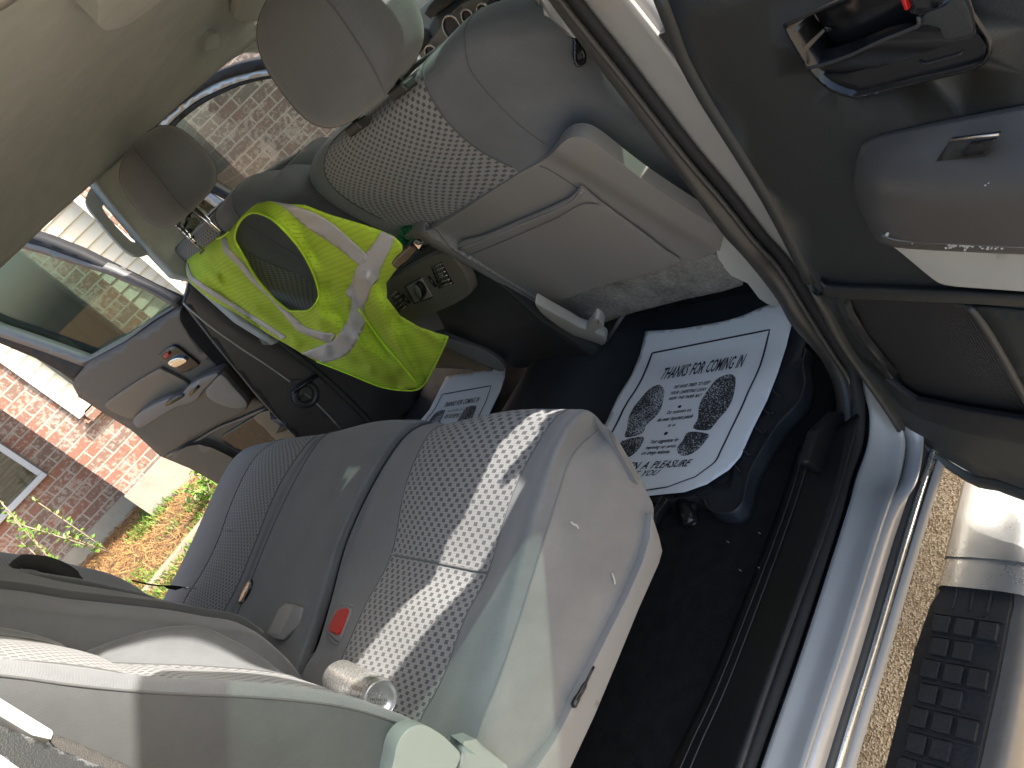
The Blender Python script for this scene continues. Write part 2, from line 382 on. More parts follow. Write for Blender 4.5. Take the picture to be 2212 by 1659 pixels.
glass("glass_tint", (.38, .46, .42)); glass("glass_clear", (.62, .64, .62)); glass("glass_dark", (.16, .18, .17))
def brick(name, c1, c2, mortar, bias=0., bw=.205, rh=.076):
    m, nt, b = nodes(name); L = nt.links
    tc = N(nt, "ShaderNodeTexCoord")
    wn = N(nt, "ShaderNodeTexNoise"); setin(wn, Scale=14., Detail=2.); L.new(tc.outputs['UV'], wn.inputs['Vector'])
    wv = N(nt, "ShaderNodeVectorMath", operation='MULTIPLY_ADD'); L.new(wn.outputs['Color'], wv.inputs[0]); wv.inputs[1].default_value = (.006, .006, 0); L.new(tc.outputs['UV'], wv.inputs[2])
    br = N(nt, "ShaderNodeTexBrick"); setin(br, Scale=1., Mortar_Size=.0065, Mortar_Smooth=.15, Bias=bias, Brick_Width=bw, Row_Height=rh)
    br.inputs['Color1'].default_value = (*c1, 1); br.inputs['Color2'].default_value = (*c2, 1); br.inputs['Mortar'].default_value = (*mortar, 1)
    L.new(wv.outputs[0], br.inputs['Vector'])
    # white-washed blotches on each brick
    n = N(nt, "ShaderNodeTexNoise"); setin(n, Scale=34., Detail=5., Roughness=.6); L.new(tc.outputs['UV'], n.inputs['Vector'])
    vn = N(nt, "ShaderNodeTexNoise"); setin(vn, Scale=5.5, Detail=1.); L.new(tc.outputs['UV'], vn.inputs['Vector'])
    ad = N(nt, "ShaderNodeMath", operation='MULTIPLY_ADD'); L.new(vn.outputs[0], ad.inputs[0]); ad.inputs[1].default_value = .5; L.new(n.outputs[0], ad.inputs[2])
    rp = N(nt, "ShaderNodeMapRange"); setin(rp, From_Min=.74, From_Max=.86, To_Min=0., To_Max=.6); L.new(ad.outputs[0], rp.inputs[0])
    mx = N(nt, "ShaderNodeMix", data_type='RGBA'); L.new(rp.outputs[0], mx.inputs[0]); L.new(br.outputs['Color'], mx.inputs[6]); mx.inputs[7].default_value = (*[min(1, k * 1.15) for k in mortar], 1)
    n3 = N(nt, "ShaderNodeTexNoise"); setin(n3, Scale=120., Detail=4.); L.new(tc.outputs['UV'], n3.inputs['Vector'])
    r3 = N(nt, "ShaderNodeMapRange"); setin(r3, From_Min=.3, From_Max=.7, To_Min=.8, To_Max=1.15); L.new(n3.outputs[0], r3.inputs[0])
    sc = N(nt, "ShaderNodeVectorMath", operation='SCALE'); L.new(mx.outputs[2], sc.inputs[0]); L.new(r3.outputs[0], sc.inputs['Scale'])
    L.new(sc.outputs[0], b.inputs['Base Color']); setin(b, Roughness=.92)
    h = N(nt, "ShaderNodeMath", operation='MULTIPLY_ADD'); L.new(n3.outputs[0], h.inputs[0]); h.inputs[1].default_value = .3
    iv = N(nt, "ShaderNodeMath", operation='SUBTRACT'); iv.inputs[0].default_value = 1.; L.new(br.outputs['Fac'], iv.inputs[1]); L.new(iv.outputs[0], h.inputs[2])
    bp = N(nt, "ShaderNodeBump"); setin(bp, Strength=.8, Distance=.008); L.new(h.outputs[0], bp.inputs['Height']); L.new(bp.outputs[0], b.inputs['Normal'])
brick("brick_red", (.30, .135, .09), (.20, .135, .105), (.40, .35, .29))
brick("brick_shaded", (.095, .06, .052), (.06, .048, .045), (.16, .145, .135))  # house brick darkened: the shade on these walls is put into the colour
simple("grass_blade", (.10, .20, .03), rough=.7, noise_amt=.5, nscale=6.)
simple("straw_needle", (.46, .25, .09), rough=.8, noise_amt=.4, nscale=9.)
simple("leaf_green", (.11, .20, .025), rough=.5, noise_amt=.4, nscale=9.)
simple("leaf_brown", (.24, .15, .08), rough=.8, noise_amt=.4, nscale=9.)
m, nt_, b = nodes("soil"); L = nt_.links
tc = N(nt_, "ShaderNodeTexCoord"); n1 = N(nt_, "ShaderNodeTexNoise"); setin(n1, Scale=3., Detail=6., Roughness=.7); L.new(tc.outputs['Object'], n1.inputs['Vector'])
n2 = N(nt_, "ShaderNodeTexNoise"); setin(n2, Scale=60., Detail=6., Roughness=.8); L.new(tc.outputs['Object'], n2.inputs['Vector'])
cr1 = N(nt_, "ShaderNodeValToRGB"); L.new(n2.outputs[0], cr1.inputs[0])
e = cr1.color_ramp.elements; e[0].position = .3; e[0].color = (.07, .045, .02, 1); e[1].position = .7; e[1].color = (.36, .22, .10, 1)
L.new(cr1.outputs[0], b.inputs['Base Color']); setin(b, Roughness=1.)
bp = N(nt_, "ShaderNodeBump"); setin(bp, Strength=1., Distance=.02); L.new(n2.outputs[0], bp.inputs['Height']); L.new(bp.outputs[0], b.inputs['Normal'])
m, nt_, b = nodes("aggregate"); L = nt_.links
tc = N(nt_, "ShaderNodeTexCoord"); vo = N(nt_, "ShaderNodeTexVoronoi"); setin(vo, Scale=230.); L.new(tc.outputs['Object'], vo.inputs['Vector'])
cr1 = N(nt_, "ShaderNodeValToRGB"); sp_ = N(nt_, "ShaderNodeSeparateColor"); L.new(vo.outputs['Color'], sp_.inputs[0]); L.new(sp_.outputs[0], cr1.inputs[0])
e = cr1.color_ramp.elements; e[0].position = 0.; e[0].color = (.28, .19, .11, 1); e[1].position = 1.; e[1].color = (.68, .57, .42, 1)
x_ = cr1.color_ramp.elements.new(.5); x_.color = (.50, .39, .26, 1)
n2 = N(nt_, "ShaderNodeTexNoise"); setin(n2, Scale=2.5, Detail=5.); L.new(tc.outputs['Object'], n2.inputs['Vector'])
r3 = N(nt_, "ShaderNodeMapRange"); setin(r3, From_Min=.3, From_Max=.7, To_Min=.75, To_Max=1.15); L.new(n2.outputs[0], r3.inputs[0])
sc_ = N(nt_, "ShaderNodeVectorMath", operation='SCALE'); L.new(cr1.outputs[0], sc_.inputs[0]); L.new(r3.outputs[0], sc_.inputs['Scale']); L.new(sc_.outputs[0], b.inputs['Base Color'])
setin(b, Roughness=.9); bp = N(nt_, "ShaderNodeBump"); setin(bp, Strength=.8, Distance=.004); L.new(vo.outputs['Distance'], bp.inputs['Height']); L.new(bp.outputs[0], b.inputs['Normal'])

# ---------------------------------------------------------------- ground
GZ = -.62
def gz(x, y):
    t = min(1, max(0, (-2.1 - x) / 2.6)); z = GZ + .27 * t * t * (3 - 2 * t)
    k = min(1, max(0, (y - 2.3) / 1.2)) * min(1, max(0, (-4.6 - x) / 1.2)); return z + 1.55 * k * k * (3 - 2 * k)
def ground_grid(name, x0, x1, y0, y1, st, mat, dz=0., kind='structure', nz=0.):
    V = []; F = []; nx = int((x1 - x0) / st) + 1; ny = int((y1 - y0) / st) + 1
    for i in range(nx + 1):
        for j in range(ny + 1):
            x = x0 + (x1 - x0) * i / nx; y = y0 + (y1 - y0) * j / ny
            V.append((x, y, gz(x, y) + dz + (nz * noise.noise(Vector((x * 3, y * 3, 0))) if nz else 0)))
    for i in range(nx):
        for j in range(ny):
            a = i * (ny + 1) + j; F.append((a, a + ny + 1, a + ny + 2, a + 1))
    o = link(name, V, F, mat); o['kind'] = kind; return o
ground_grid("driveway", -2.1, 60, -60, 60, 1.2, "aggregate")
ground_grid("lawn", -60, -2.104, -60, 60, .45, "soil", nz=.02)
def strands(name, n, region, mats, hfun, kind='stuff', seed=1):
    rnd = random.Random(seed); V = []; F = []; MI = []
    for _ in range(n):
        x, y = region(rnd);
        if x is None: continue
        z = gz(x, y); mi, ln, lift, wd = hfun(rnd, x, y)
        a = rnd.uniform(0, 6.283); d = Vector((math.cos(a), math.sin(a), 0)); s = Vector((-d.y, d.x, 0)) * wd
        p0 = Vector((x, y, z + rnd.uniform(.004, .02))); p1 = p0 + d * ln * .5 * (1 - lift) + Vector((0, 0, ln * .6 * lift + rnd.uniform(0, .015))); p2 = p0 + d * ln * (1 - lift * .6) + Vector((0, 0, ln * lift * .9 + rnd.uniform(-.004, .012)))
        k = len(V); V += [p0 - s, p0 + s, p1 + s * .8, p1 - s * .8, p2]; F += [(k, k + 1, k + 2, k + 3), (k + 3, k + 2, k + 4)]; MI += [mi, mi]
    me = bpy.data.meshes.new(name); me.from_pydata([tuple(v) for v in V], [], F)
    for mt in mats: me.materials.append(MAT[mt])
    me.polygons.foreach_set('material_index', MI); o = bpy.data.objects.new(name, me); COL.objects.link(o); o['kind'] = kind; return o
def reg_a(r): return r.uniform(-5.4, -2.4), r.uniform(-1.4, 2.4)
strands("pine_straw", 26000, reg_a, ["straw_needle", "leaf_brown"], lambda r, x, y: (0 if r.random() < .88 else 1, r.uniform(.06, .15), r.uniform(0, .25), .0022), seed=3)
def reg_g(r):
    for _ in range(20):
        x, y = r.uniform(-4.9, -2.2), r.uniform(-1.4, 2.4)
        q = noise.noise(Vector((x * 1.7, y * 1.7, 4.))) + (.30 if x > -4.0 else -.18)
        if q > .08: return x, y
    return None, None
strands("grass", 15000, reg_g, ["grass_blade", "leaf_green"], lambda r, x, y: (r.randint(0, 1), r.uniform(.03, .08), r.uniform(.4, .9), .004), seed=5)
strands("fallen_leaves", 12000, lambda r: (r.uniform(-7.2, -4.9), r.uniform(1.8, 4.6)), ["straw_needle", "leaf_brown", "grass_blade"], lambda r, x, y: (r.choice((0, 0, 1, 2)), r.uniform(.05, .14), r.uniform(0, .3), .008), seed=8)
strands("pine_needles", 160, lambda r: (r.uniform(.55, 1.6), r.uniform(-.6, 1.2)), ["leaf_brown"], lambda r, x, y: (0, r.uniform(.05, .14), .02, .0008), seed=9)

# ---------------------------------------------------------------- the house
HA = Vector((-5.07, .226, 0)); HE = Vector((.326, .945, 0)).normalized(); HN = Vector((HE.y, -HE.x, 0))
def hp(wc, off, z): return HA + HE * wc + HN * off + Vector((0, 0, z))
def hbox(name, w0, w1, o0, o1, z0, z1, mat, parent, bevel=0.):
    P = [hp(w0, o0, z0), hp(w1, o0, z0), hp(w1, o1, z0), hp(w0, o1, z0)]
    k = 4; V = P + [p + Vector((0, 0, z1 - z0)) for p in P]
    F = [(0, 1, 2, 3), (7, 6, 5, 4), (0, 4, 5, 1), (1, 5, 6, 2), (2, 6, 7, 3), (3, 7, 4, 0)]
    o = link(name, V, F, mat, parent, smooth=False, bevel=bevel); fixn(o)
    uv = o.data.uv_layers.new(name="UVMap") if not o.data.uv_layers else o.data.uv_layers[0]
    for p in o.data.polygons:
        n = p.normal
        for li in p.loop_indices:
            v = o.data.vertices[o.data.loops[li].vertex_index].co
            if abs(n.z) > .5: uv.data[li].uv = ((v - HA).dot(HE), (v - HA).dot(HN))
            elif abs(n.dot(HN)) > .5: uv.data[li].uv = ((v - HA).dot(HE), v.z)
            else: uv.data[li].uv = ((v - HA).dot(HN), v.z)
    return o
house = thing("brick_house", "red brick house with beige siding beyond the open doors of the truck", "house", hp(0, 0, -.35))
wl = hbox("brick_wall", -7, .12, -.4, 0, -.2, 4.2, "brick_red", house)          # set-back wall with the window
hbox("foundation", -7, .10, -.4, .03, -.9, -.201, "concrete_base", house)
hbox("brick_pier", .125, .36, -.4, .60, -.10, 4.2, "brick_red", house)
hbox("foundation", .115, 1.2, -.4, .63, -.9, -.103, "concrete_base", house)
hbox("brick_wall", .362, .985, -.4, .598, -.10, .40, "brick_red", house)
hbox("brick_sill", .41, .97, .59, .67, .40, .465, "brick_red", house, bevel=.004)
hbox("corner_trim", .362, .405, .30, .62, .466, 4.2, "trim_white", house, bevel=.003)
def siding(w0, w1, off, z0, z1, mat="siding_beige", pitch=.10):
    V = []; F = []; n = int((z1 - z0) / pitch)
    for i in range(n):
        za = z0 + i * pitch; zb = za + pitch; k = len(V)
        V += [hp(w0, off + .016, za), hp(w1, off + .016, za), hp(w1, off, zb), hp(w0, off, zb), hp(w0, off - .004, za), hp(w1, off - .004, za)]
        F += [(k, k + 1, k + 2, k + 3), (k + 4, k + 5, k + 1, k)]
    o = link("siding", V, F, mat, house, smooth=False, thick=.01); return o
siding(.405, .985, .50, .47, 4.1)
hbox("brick_pier", .99, 1.17, -.4, .602, -.10, 4.2, "brick_red", house)
siding(1.172, 1.44, .50, -.1, 4.1, pitch=.085)
hbox("corner_trim", 1.44, 1.50, .3, .62, -.1, 4.2, "siding_beige", house, bevel=.003)
hbox("brick_wall", 1.505, 1.93, .2, .60, -.35, 4.2, "brick_red", house)
hbox("back_wall", 2.6, 9.6, -4.2, -4.0, -.6, 4.2, "brick_shaded", house)
hbox("back_wall", 1.0, 2.6, -4.2, -4.0, -.6, 4.2, "brick_shaded", house)
wing = hbox("garage_wall", 2.33, 9.5, -.6, .60, -.6, 4.2, "brick_shaded", house)
hbox("eave", -7, 9.6, -.5, 1.15, 4.21, 4.4, "trim_white", house)
hw = hbox("window", .50, .965, .50, .535, .58, .62, "window_frame", house)
hbox("pane", .52, .95, .50, .525, .62, 1.75, "glass_dark", hw); hbox("dark_room", .52, .95, .44, .517, .62, 1.75, "dark_recess", hw)
hbox("frame", .50, .52, .50, .535, .62, 1.8, "dark_recess", hw); hbox("frame", .95, .965, .50, .535, .62, 1.8, "dark_recess", hw)
# window with blinds in the set-back wall
wf = hbox("window", -1.6, -.20, .002, .05, .30, .345, "window_frame", house, bevel=.004)
for a in ((-1.6, -.20, .002, .05, 1.6, 1.65), (-1.6, -1.55, .002, .05, .345, 1.6), (-.245, -.20, .002, .05, .345, 1.6)): hbox("frame", *a, "window_frame", wf, bevel=.004)
Vb = []; Fb = []
for i in range(40):
    z = .36 + i * .031; k = len(Vb); Vb += [hp(-1.55, .006, z), hp(-.25, .006, z), hp(-.25, .026, z + .02), hp(-1.55, .026, z + .02)]; Fb.append((k, k + 1, k + 2, k + 3))
link("blind", Vb, Fb, "blinds", wf, smooth=False, thick=.001)
hbox("pane", -1.55, -.25, .034, .038, .345, 1.6, "glass_clear", wf)
# roof behind the eave
prism("roof", [hp(-7, -.5, 4.4), hp(-7, 1.2, 4.4), hp(-7, -4, 6.5)], HE * 16.6, "dark_recess", house, bevel=0)
# plants by the wall
def shrub(px, py, n, h, label, seed, mat="leaf_green"):
    r = random.Random(seed); z0 = gz(px, py); t = thing("garden_plant", label, "plant", (px, py, z0), "young plants against the house wall")
    stems = []; V = []; F = []
    for s in range(n):
        a = r.uniform(0, 6.28); lean = r.uniform(.05, .28); hh = h * r.uniform(.6, 1.1)
        pts = [Vector((px, py, z0)) + Vector((math.cos(a) * lean * q, math.sin(a) * lean * q, hh * q)) for q in (0, .4, .75, 1.)]
        stems.append(tube("stem", pts, [.005, .002], "timber", None, n=5, sub=2))
        for q in range(26):
            f = r.uniform(.25, 1.); p = Vector((px, py, z0)) + Vector((math.cos(a) * lean * f, math.sin(a) * lean * f, hh * f))
            d = Vector((r.uniform(-1, 1), r.uniform(-1, 1), r.uniform(-.2, .9))).normalized(); sd_ = d.cross(Vector((r.random(), r.random(), 1))).normalized(); ln = r.uniform(.03, .06)
            k = len(V); V += [p, p + d * ln * .5 + sd_ * ln * .24, p + d * ln, p + d * ln * .5 - sd_ * ln * .24]; F.append((k, k + 1, k + 2, k + 3))
    link("leaves", V, F, mat, t, smooth=False); merge("stems", stems, t)
p = hp(-.62, .5, 0); shrub(p.x, p.y, 5, .75, "small leafy plant in front of the set-back brick wall, left of the other one", 1)
p = hp(-.30, .45, 0); shrub(p.x, p.y, 4, .62, "upright young plant near the brick corner with bright new leaves", 2)
p = hp(.55, 1.15, 0); shrub(p.x, p.y, 7, .22, "low tuft of green leaves at the concrete base of the lit brick corner", 3)
tag(tube("garden_hose", [(-5.6, 3.5, gz(-5.6, 3.5) + .02), (-5.2, 3.2, gz(-5.2, 3.2) + .02), (-4.9, 3.0, gz(-4.9, 3.) + .02), (-4.7, 2.6, gz(-4.7, 2.6) + .02)], .014, "hose", None), "bright green garden hose lying on the leafy bank beside the shaded brick wall", "hose")
tag(box("timber_edging", (-3.55, .35, gz(-3.55, .35) + .03), (.06, 2.6, .07), "timber", None, rot=Matrix.Rotation(R(-9), 3, 'Z')), "weathered timber edging strip half buried in grass and pine straw", "edging")

# ================================================================= THE TRUCK
TR = thing("pickup_truck", "silver pickup truck with grey cloth cabin, both rear doors and the far front door open", "pickup truck", (0, 0, GZ))
# ---- cab shell
def sweep_y(name, prof, y0, y1, mat, parent, n=2, **kw):
    ys = [y0 + (y1 - y0) * i / n for i in range(n + 1)]
    return mesh_grid(name, [[Vector((x, y, z)) for x, z in prof] for y in ys], mat, parent, **kw)
body = sweep_y("cab_body", [(-.70, 1.23), (-.60, 1.285), (-.3, 1.315), (0, 1.325), (.3, 1.32), (.60, 1.31), (.74, 1.295), (.79, 1.27)], -.95, 1.05, "silver_paint", TR, n=8, thick=.012)
prism("rear_wall", [(-.95, -.82, -.1), (.95, -.82, -.1), (.93, -.82, .78), (.66, -.70, 1.22), (-.66, -.70, 1.22), (-.93, -.82, .78)], (0, -.03, 0), "plastic_mid", TR)
prism("rear_quarter", [(.96, -.62, -.1), (.96, -.95, -.1), (.96, -.95, .80), (.75, -.90, 1.22), (.74, -.72, 1.22), (.93, -.62, .80)], (-.05, 0, 0), "silver_paint", TR)
prism("rear_quarter", [(-.96, -.62, -.1), (-.96, -.95, -.1), (-.96, -.95, .80), (-.75, -.90, 1.22), (-.74, -.72, 1.22), (-.93, -.62, .80)], (.05, 0, 0), "silver_paint", TR)
link("carpet", [(-.86, -.9, 0), (.80, -.9, 0), (.80, 1.5, 0), (-.86, 1.5, 0)], [(0, 1, 2, 3)], "carpet", TR, thick=.02)
link("underbody", [(-.9, -1.6, -.10), (.93, -1.6, -.10), (.93, 2.4, -.10), (-.9, 2.4, -.10)], [(0, 1, 2, 3)], "plastic_dark", TR, thick=.05)
# front fender / bonnet region and closed front right door, below the belt line
prism("front_door_closed", [(.95, .50, -.08), (.95, 1.45, -.08), (.95, 1.45, .72), (.93, .50, .80)], (.05, 0, 0), "silver_paint", TR)
prism("bonnet", [(-.9, 1.6, .1), (-.9, 1.6, .66), (-.9, 2.7, .55), (-.9, 2.7, -.1)], (1.8, 0, 0), "silver_paint", TR, bevel=.03)
link("windshield", [(-.68, 1.0, 1.20), (.68, 1.0, 1.20), (.82, 1.58, .78), (-.82, 1.58, .78)], [(0, 1, 2, 3)], "glass_clear", TR, thick=.004)
for sx in (-1, 1): tube("windshield_pillar", [(sx * .68, .98, 1.22), (sx * .80, 1.35, 1.0), (sx * .88, 1.62, .76)], .035, "plastic_light", TR)
# ---- sill, pillar and door opening on the near side: bands lofted through stations
def band(name, A, B, mat, mid=None, n=5, **kw):
    grid = []
    for i in range(len(A)):
        row = [A[i]] + ([mid(A[i], B[i], i)] if mid else []) + [B[i]]; grid.append(row)
    G = dense(grid, 4 if mid else 2, n); return mesh_grid(name, G, mat, TR, **kw)
def P_(L, **k): return [at(u, v, **k) for u, v in L]
sy = [-1.3, None]
ext = lambda p: Vector((p.x, -1.3, p.z))
near = lambda p: Vector((p.x, p.y - .22, p.z))
# silver step: flat top between inner edge and the blue rolled edge
in_ = P_([(1645, 1659), (1735, 1400), (1825, 1123)], z=-.006) + P_([(1848, 1035)], x=.888) + P_([(1873, 960), (1878, 886), (1872, 836), (1862, 793), (1828, 740), (1775, 653), (1714, 553), (1664, 497), (1597, 410), (1514, 310), (1430, 200), (1364, 113), (1304, 37), (1230, -60), (1130, -190)], x=.89)
bl_ = P_([(1742, 1659), (1826, 1400), (1912, 1123)], z=-.018) + P_([(1944, 1036), (1957, 965), (1952, 920)], x=.945)
bl_ += P_([(1935, 840), (1905, 775), (1870, 715), (1815, 620), (1745, 505), (1700, 440), (1635, 350), (1550, 240), (1470, 130), (1405, 45), (1345, -30), (1270, -120), (1170, -240)], x=.955)
in_ = [ext(in_[0]), near(in_[0])] + in_; bl_ = [ext(bl_[0]), near(bl_[0])] + bl_
band("door_sill", in_, bl_, "silver_inner", mid=lambda a, b, i: (a + b) / 2 + Vector((-.004, 0, -.006)), thick=.008, toff=1.)
o2 = P_([(1782, 1659), (1862, 1400), (1945, 1123)], z=-.045) + P_([(1976, 1036), (1990, 975), (1994, 925), (1985, 830), (1960, 740), (1915, 650), (1860, 560), (1800, 460), (1750, 380), (1685, 290), (1600, 180), (1520, 80), (1450, -10), (1390, -90), (1310, -180), (1210, -300)], x=.972)
o2 = [ext(o2[0]), near(o2[0])] + o2
band("body_flange", bl_, o2[:len(bl_)], "silver_paint", thick=.006)
for k, (da, db, za, mt) in enumerate([(1782, 1806, -.045, "seal"), (1806, 1822, -.055, "board_metal"), (1822, 1848, -.07, "silver_inner")]):
    dv = [(0, 1659), (80, 1400), (163, 1123), (232, 900), (300, 640)]
    A = P_([(da + d, v) for d, v in dv], z=za); B = P_([(db + d * .965, v) for d, v in dv], z=za - .012)
    A = [ext(A[0]), near(A[0])] + A; B = [ext(B[0]), near(B[0])] + B
    band("rocker_panel", A, B, mt, thick=.006)
rk = P_([(1848, 1659), (2005, 1123), (2110, 760)], z=-.082); rk = [ext(rk[0]), near(rk[0])] + rk
band("rocker_panel", rk, [p + Vector((-.13, 0, -.16)) for p in rk], "silver_paint", thick=.006)
# black body seal and grey inner weather strip
b0 = P_([(1598, 1659), (1684, 1400), (1788, 1123)], z=.035) + P_([(1795, 1010), (1800, 940), (1805, 886), (1803, 853), (1795, 820), (1775, 780), (1752, 750), (1708, 700), (1682, 653), (1648, 606), (1604, 553), (1564, 510), (1540, 477), (1464, 370), (1397, 277), (1330, 187), (1258, 88), (1195, 0), (1120, -110)], x=.82)
b1 = P_([(1618, 1659), (1706, 1400), (1808, 1123)], z=.038) + P_([(1838, 1020), (1858, 953), (1858, 890), (1858, 853), (1848, 800), (1828, 760), (1792, 713), (1748, 653), (1708, 586), (1682, 553), (1640, 528), (1564, 427), (1480, 320), (1397, 213), (1314, 107), (1240, 12), (1175, -70), (1080, -200)], x=.868)
b0 = [ext(b0[0]), near(b0[0])] + b0; b1 = [ext(b1[0]), near(b1[0])] + b1
n_ = min(len(b0), len(b1))
pil = band("door_pillar", b0[6:n_], b1[6:n_], "seal", mid=lambda a, b, i: (a + b) / 2 + Vector((.0, -.018, .004)), thick=.006)
ii = [in_[0], in_[1], in_[2], in_[3], in_[4], in_[5], in_[6], in_[7], in_[8], in_[9]]
# rubber seal tube that runs along the silver edge
seal_path = [p + Vector((-.014, -.004, .012)) for p in in_]
tube("door_seal", seal_path, .0125, "rubber", TR, n=8, sub=4)
tube("seal_lip", [p + Vector((-.034, -.004, .012)) for p in in_[:6]] + [p + Vector((-.02, -.022, .0)) for p in in_[6:]], .005, "seal", TR, n=6, sub=4)
gap = [p + Vector((0, .035, -.012)) for p in in_]
band("seal_groove", [p + Vector((-.06, .03, -.02)) for p in in_], [p + Vector((.0, .012, -.008)) for p in in_], "black_gloss", thick=.004)
# scuff plate
s0 = P_([(1446, 1659), (1522, 1500), (1592, 1330), (1672, 1123), (1700, 1040), (1722, 965)], z=.002); s0 = [ext(s0[0]), near(s0[0])] + s0
s1 = P_([(1524, 1659), (1592, 1500), (1656, 1330), (1730, 1123), (1765, 1010), (1778, 940)], z=.022); s1 = [ext(s1[0]), near(s1[0])] + s1
s2 = P_([(1598, 1659), (1651, 1500), (1712, 1330), (1788, 1123), (1822, 1010), (1853, 893)], z=.036); s2 = [ext(s2[0]), near(s2[0])] + s2
G = dense([[a, b, c] for a, b, c in zip(s0, s1, s2)], 5, 5); sc_p = mesh_grid("scuff_plate", G, "scuff", TR, thick=.006)
for f_ in (.35, .62): tube("groove", [a.lerp(b, f_) + Vector((0, 0, .0025)) for a, b in zip(s0[1:], s1[1:])], .0013, "seal", sc_p, n=5, sub=3)
prism("scuff_cap", [at(u, v, x=.845) for u, v in [(1808, 888), (1853, 893), (1852, 960), (1835, 1010), (1790, 1030), (1742, 1000), (1765, 930)]], (-.02, 0, 0), "scuff", TR, bevel=.006)
# unseen pillar bodies added to shade the front seat, bench and carpet
def pp(u, v, x, dy=0.): return at(u, v, x=x) + Vector((0, dy, 0))
prism("pillar_shade_core", [Vector(q) for q in [(.80, .50, .76), (.93, .49, .74), (.96, .40, .84), (.985, .330, .87), (.98, .322, 1.0), (.86, .32, 1.27), (.74, .42, 1.27), (.77, .50, 1.0)]], (0, .14, 0), "plastic_dark", TR, bevel=.004)
prism("pillar_shade_core", [Vector(q) for q in [(.80, .50, -.05), (.93, .50, -.05), (.975, .40, -.05), (.975, .385, .78), (.93, .49, .78), (.80, .50, .76)]], (0, .06, 0), "plastic_dark", TR, bevel=.004)
E_ = [(.80, -.95, 1.24), (.80, -.3, 1.24), (.805, -.12, 1.23), (.815, -.04, 1.228), (.835, .01, 1.235), (.86, .064, 1.23), (.89, .121, 1.22), (.92, .165, 1.19), (.94, .18, 1.10), (.96, .235, .99), (.972, .27, .93), (.98, .29, .89)]
O_ = [(.75, -.95, 1.30), (.75, -.3, 1.30), (.75, -.1, 1.31), (.75, .05, 1.31), (.75, .15, 1.31), (.77, .25, 1.31), (.79, .33, 1.29), (.83, .36, 1.22), (.86, .38, 1.12), (.90, .40, 1.0), (.93, .42, .93), (.95, .43, .89)]
mesh_grid("door_shade_surround", dense([[Vector(a), (Vector(a) + Vector(b)) / 2 + Vector((.015, 0, .01)), Vector(b)] for a, b in zip(E_, O_)], 3, 4), "silver_inner", TR, thick=.02)  # added mostly out of view, edge shaped to cut the sun on the backrest
fdr = prism("front_window_frame", [(.90, .50, .78), (.79, .50, 1.24), (.79, .55, 1.24), (.90, .55, .78)], (.03, 0, 0), "silver_paint", TR)
link("front_window_glass", [(.90, .54, .75), (.795, .54, 1.24), (.765, 1.05, 1.2), (.90, 1.5, .75)], [(0, 1, 2, 3)], "glass_tint", TR, smooth=False, thick=.004)
# belt height adjuster (light) and guide
ba = Pl((.76, .5, 0), (.75, -.66, 0))
adj = sheet("belt_cover", [(1150, -30), (1197, 40), (1237, 80), (1242, 82), (1268, 64), (1235, 22), (1190, -30)], ba, "plastic_light", TR, thick=.03, bevel=.006)
sheet("cover_edge", [(1150, -30), (1197, 40), (1240, 82), (1252, 74), (1215, 32), (1165, -30)], Pl((.757, .497, 0), (.9, -.4, .1)), "plastic_light", adj, thick=.01)
gd = Pl((.70, .56, 0), (.7, -.7, .1))
sheet("belt_guide", sm([(1198, 42), (1193, 62), (1195, 78), (1207, 88), (1220, 84), (1234, 80), (1215, 55)], 3, True), gd, "buckle_grey", adj, thick=.02, bevel=.004)
bt = sheet("belt_tongue", sm([(1228, 80), (1238, 82), (1240, 95), (1239, 120), (1243, 138), (1249, 145), (1262, 140), (1267, 128), (1265, 112), (1255, 96), (1244, 84)], 3, True), Pl((.72, .50, 0), (.8, -.6, 0)), "black_gloss", TR, thick=.006, holes=[[(1247, 117), (1258, 112), (1261, 125), (1249, 131)]], step=6)
# ---- headliner, pillars and far side of the cab
def roof_z(x): return 1.268 - (.085 * (abs(x) / .68) ** 2.4 if x < 0 else .012 * (x / .68) ** 2)
def roof_pt(u, v, off=0.):
    z = 1.25
    for _ in range(14):
        p = at(u, v, z=z); z = .5 * z + .5 * (roof_z(p.x) - off - .12 * max(0, p.y - .7) ** 2)
    return at(u, v, z=z)
G = []
for i in range(15):
    y = -.9 + i * .14; row = []
    for j in range(17):
        x = -.66 + 1.45 * j / 16; z = roof_z(x) - .02 * max(0, y - .7) ** 2 * 6
        if x < -.5: z -= 0
        row.append(Vector((x, y, z + .004 * noise.noise(Vector((x * 4, y * 4, 0))))))
    G.append(row)
hl = mesh_grid("headliner", dense(G, 2, 2), "headliner_cloth", TR, thick=.015, toff=1.)
# far roof rail: rounded trim that closes the headliner onto the door openings
railpx = [(-60, 600), (0, 512), (30, 490), (50, 477), (90, 440), (130, 402), (150, 385), (165, 379), (178, 376), (205, 352), (250, 308), (292, 274), (330, 245), (366, 216), (420, 178), (470, 146), (520, 118), (562, 97), (620, 72)]
rail = [at(u, v, x=-.675) for u, v in railpx]
GR = []
for p in rail:
    top = Vector((-.60, p.y, roof_z(-.60) + .006)); mid1 = Vector((-.645, p.y, max(p.z + .012, roof_z(-.645) - .004)))
    GR.append([top, mid1, p, p + Vector((-.012, 0, .022)), p + Vector((-.04, 0, .07))])
mesh_grid("roof_rail", dense(GR, 4, 4), "headliner_cloth", TR, thick=.004)
tube("rail_seal", [p + Vector((-.008, 0, .008)) for p in rail], .005, "rubber", TR, n=8, sub=3)
sheet("dome_lamp", sm([(227, -30), (214, 18), (211, 45), (218, 58), (232, 65), (255, 60), (285, 48), (320, 22), (360, -8), (380, -30)], 3, True), lambda u, v, o=0: roof_pt(u, v, .035), "headliner_cloth", hl, thick=.04, bevel=.01)
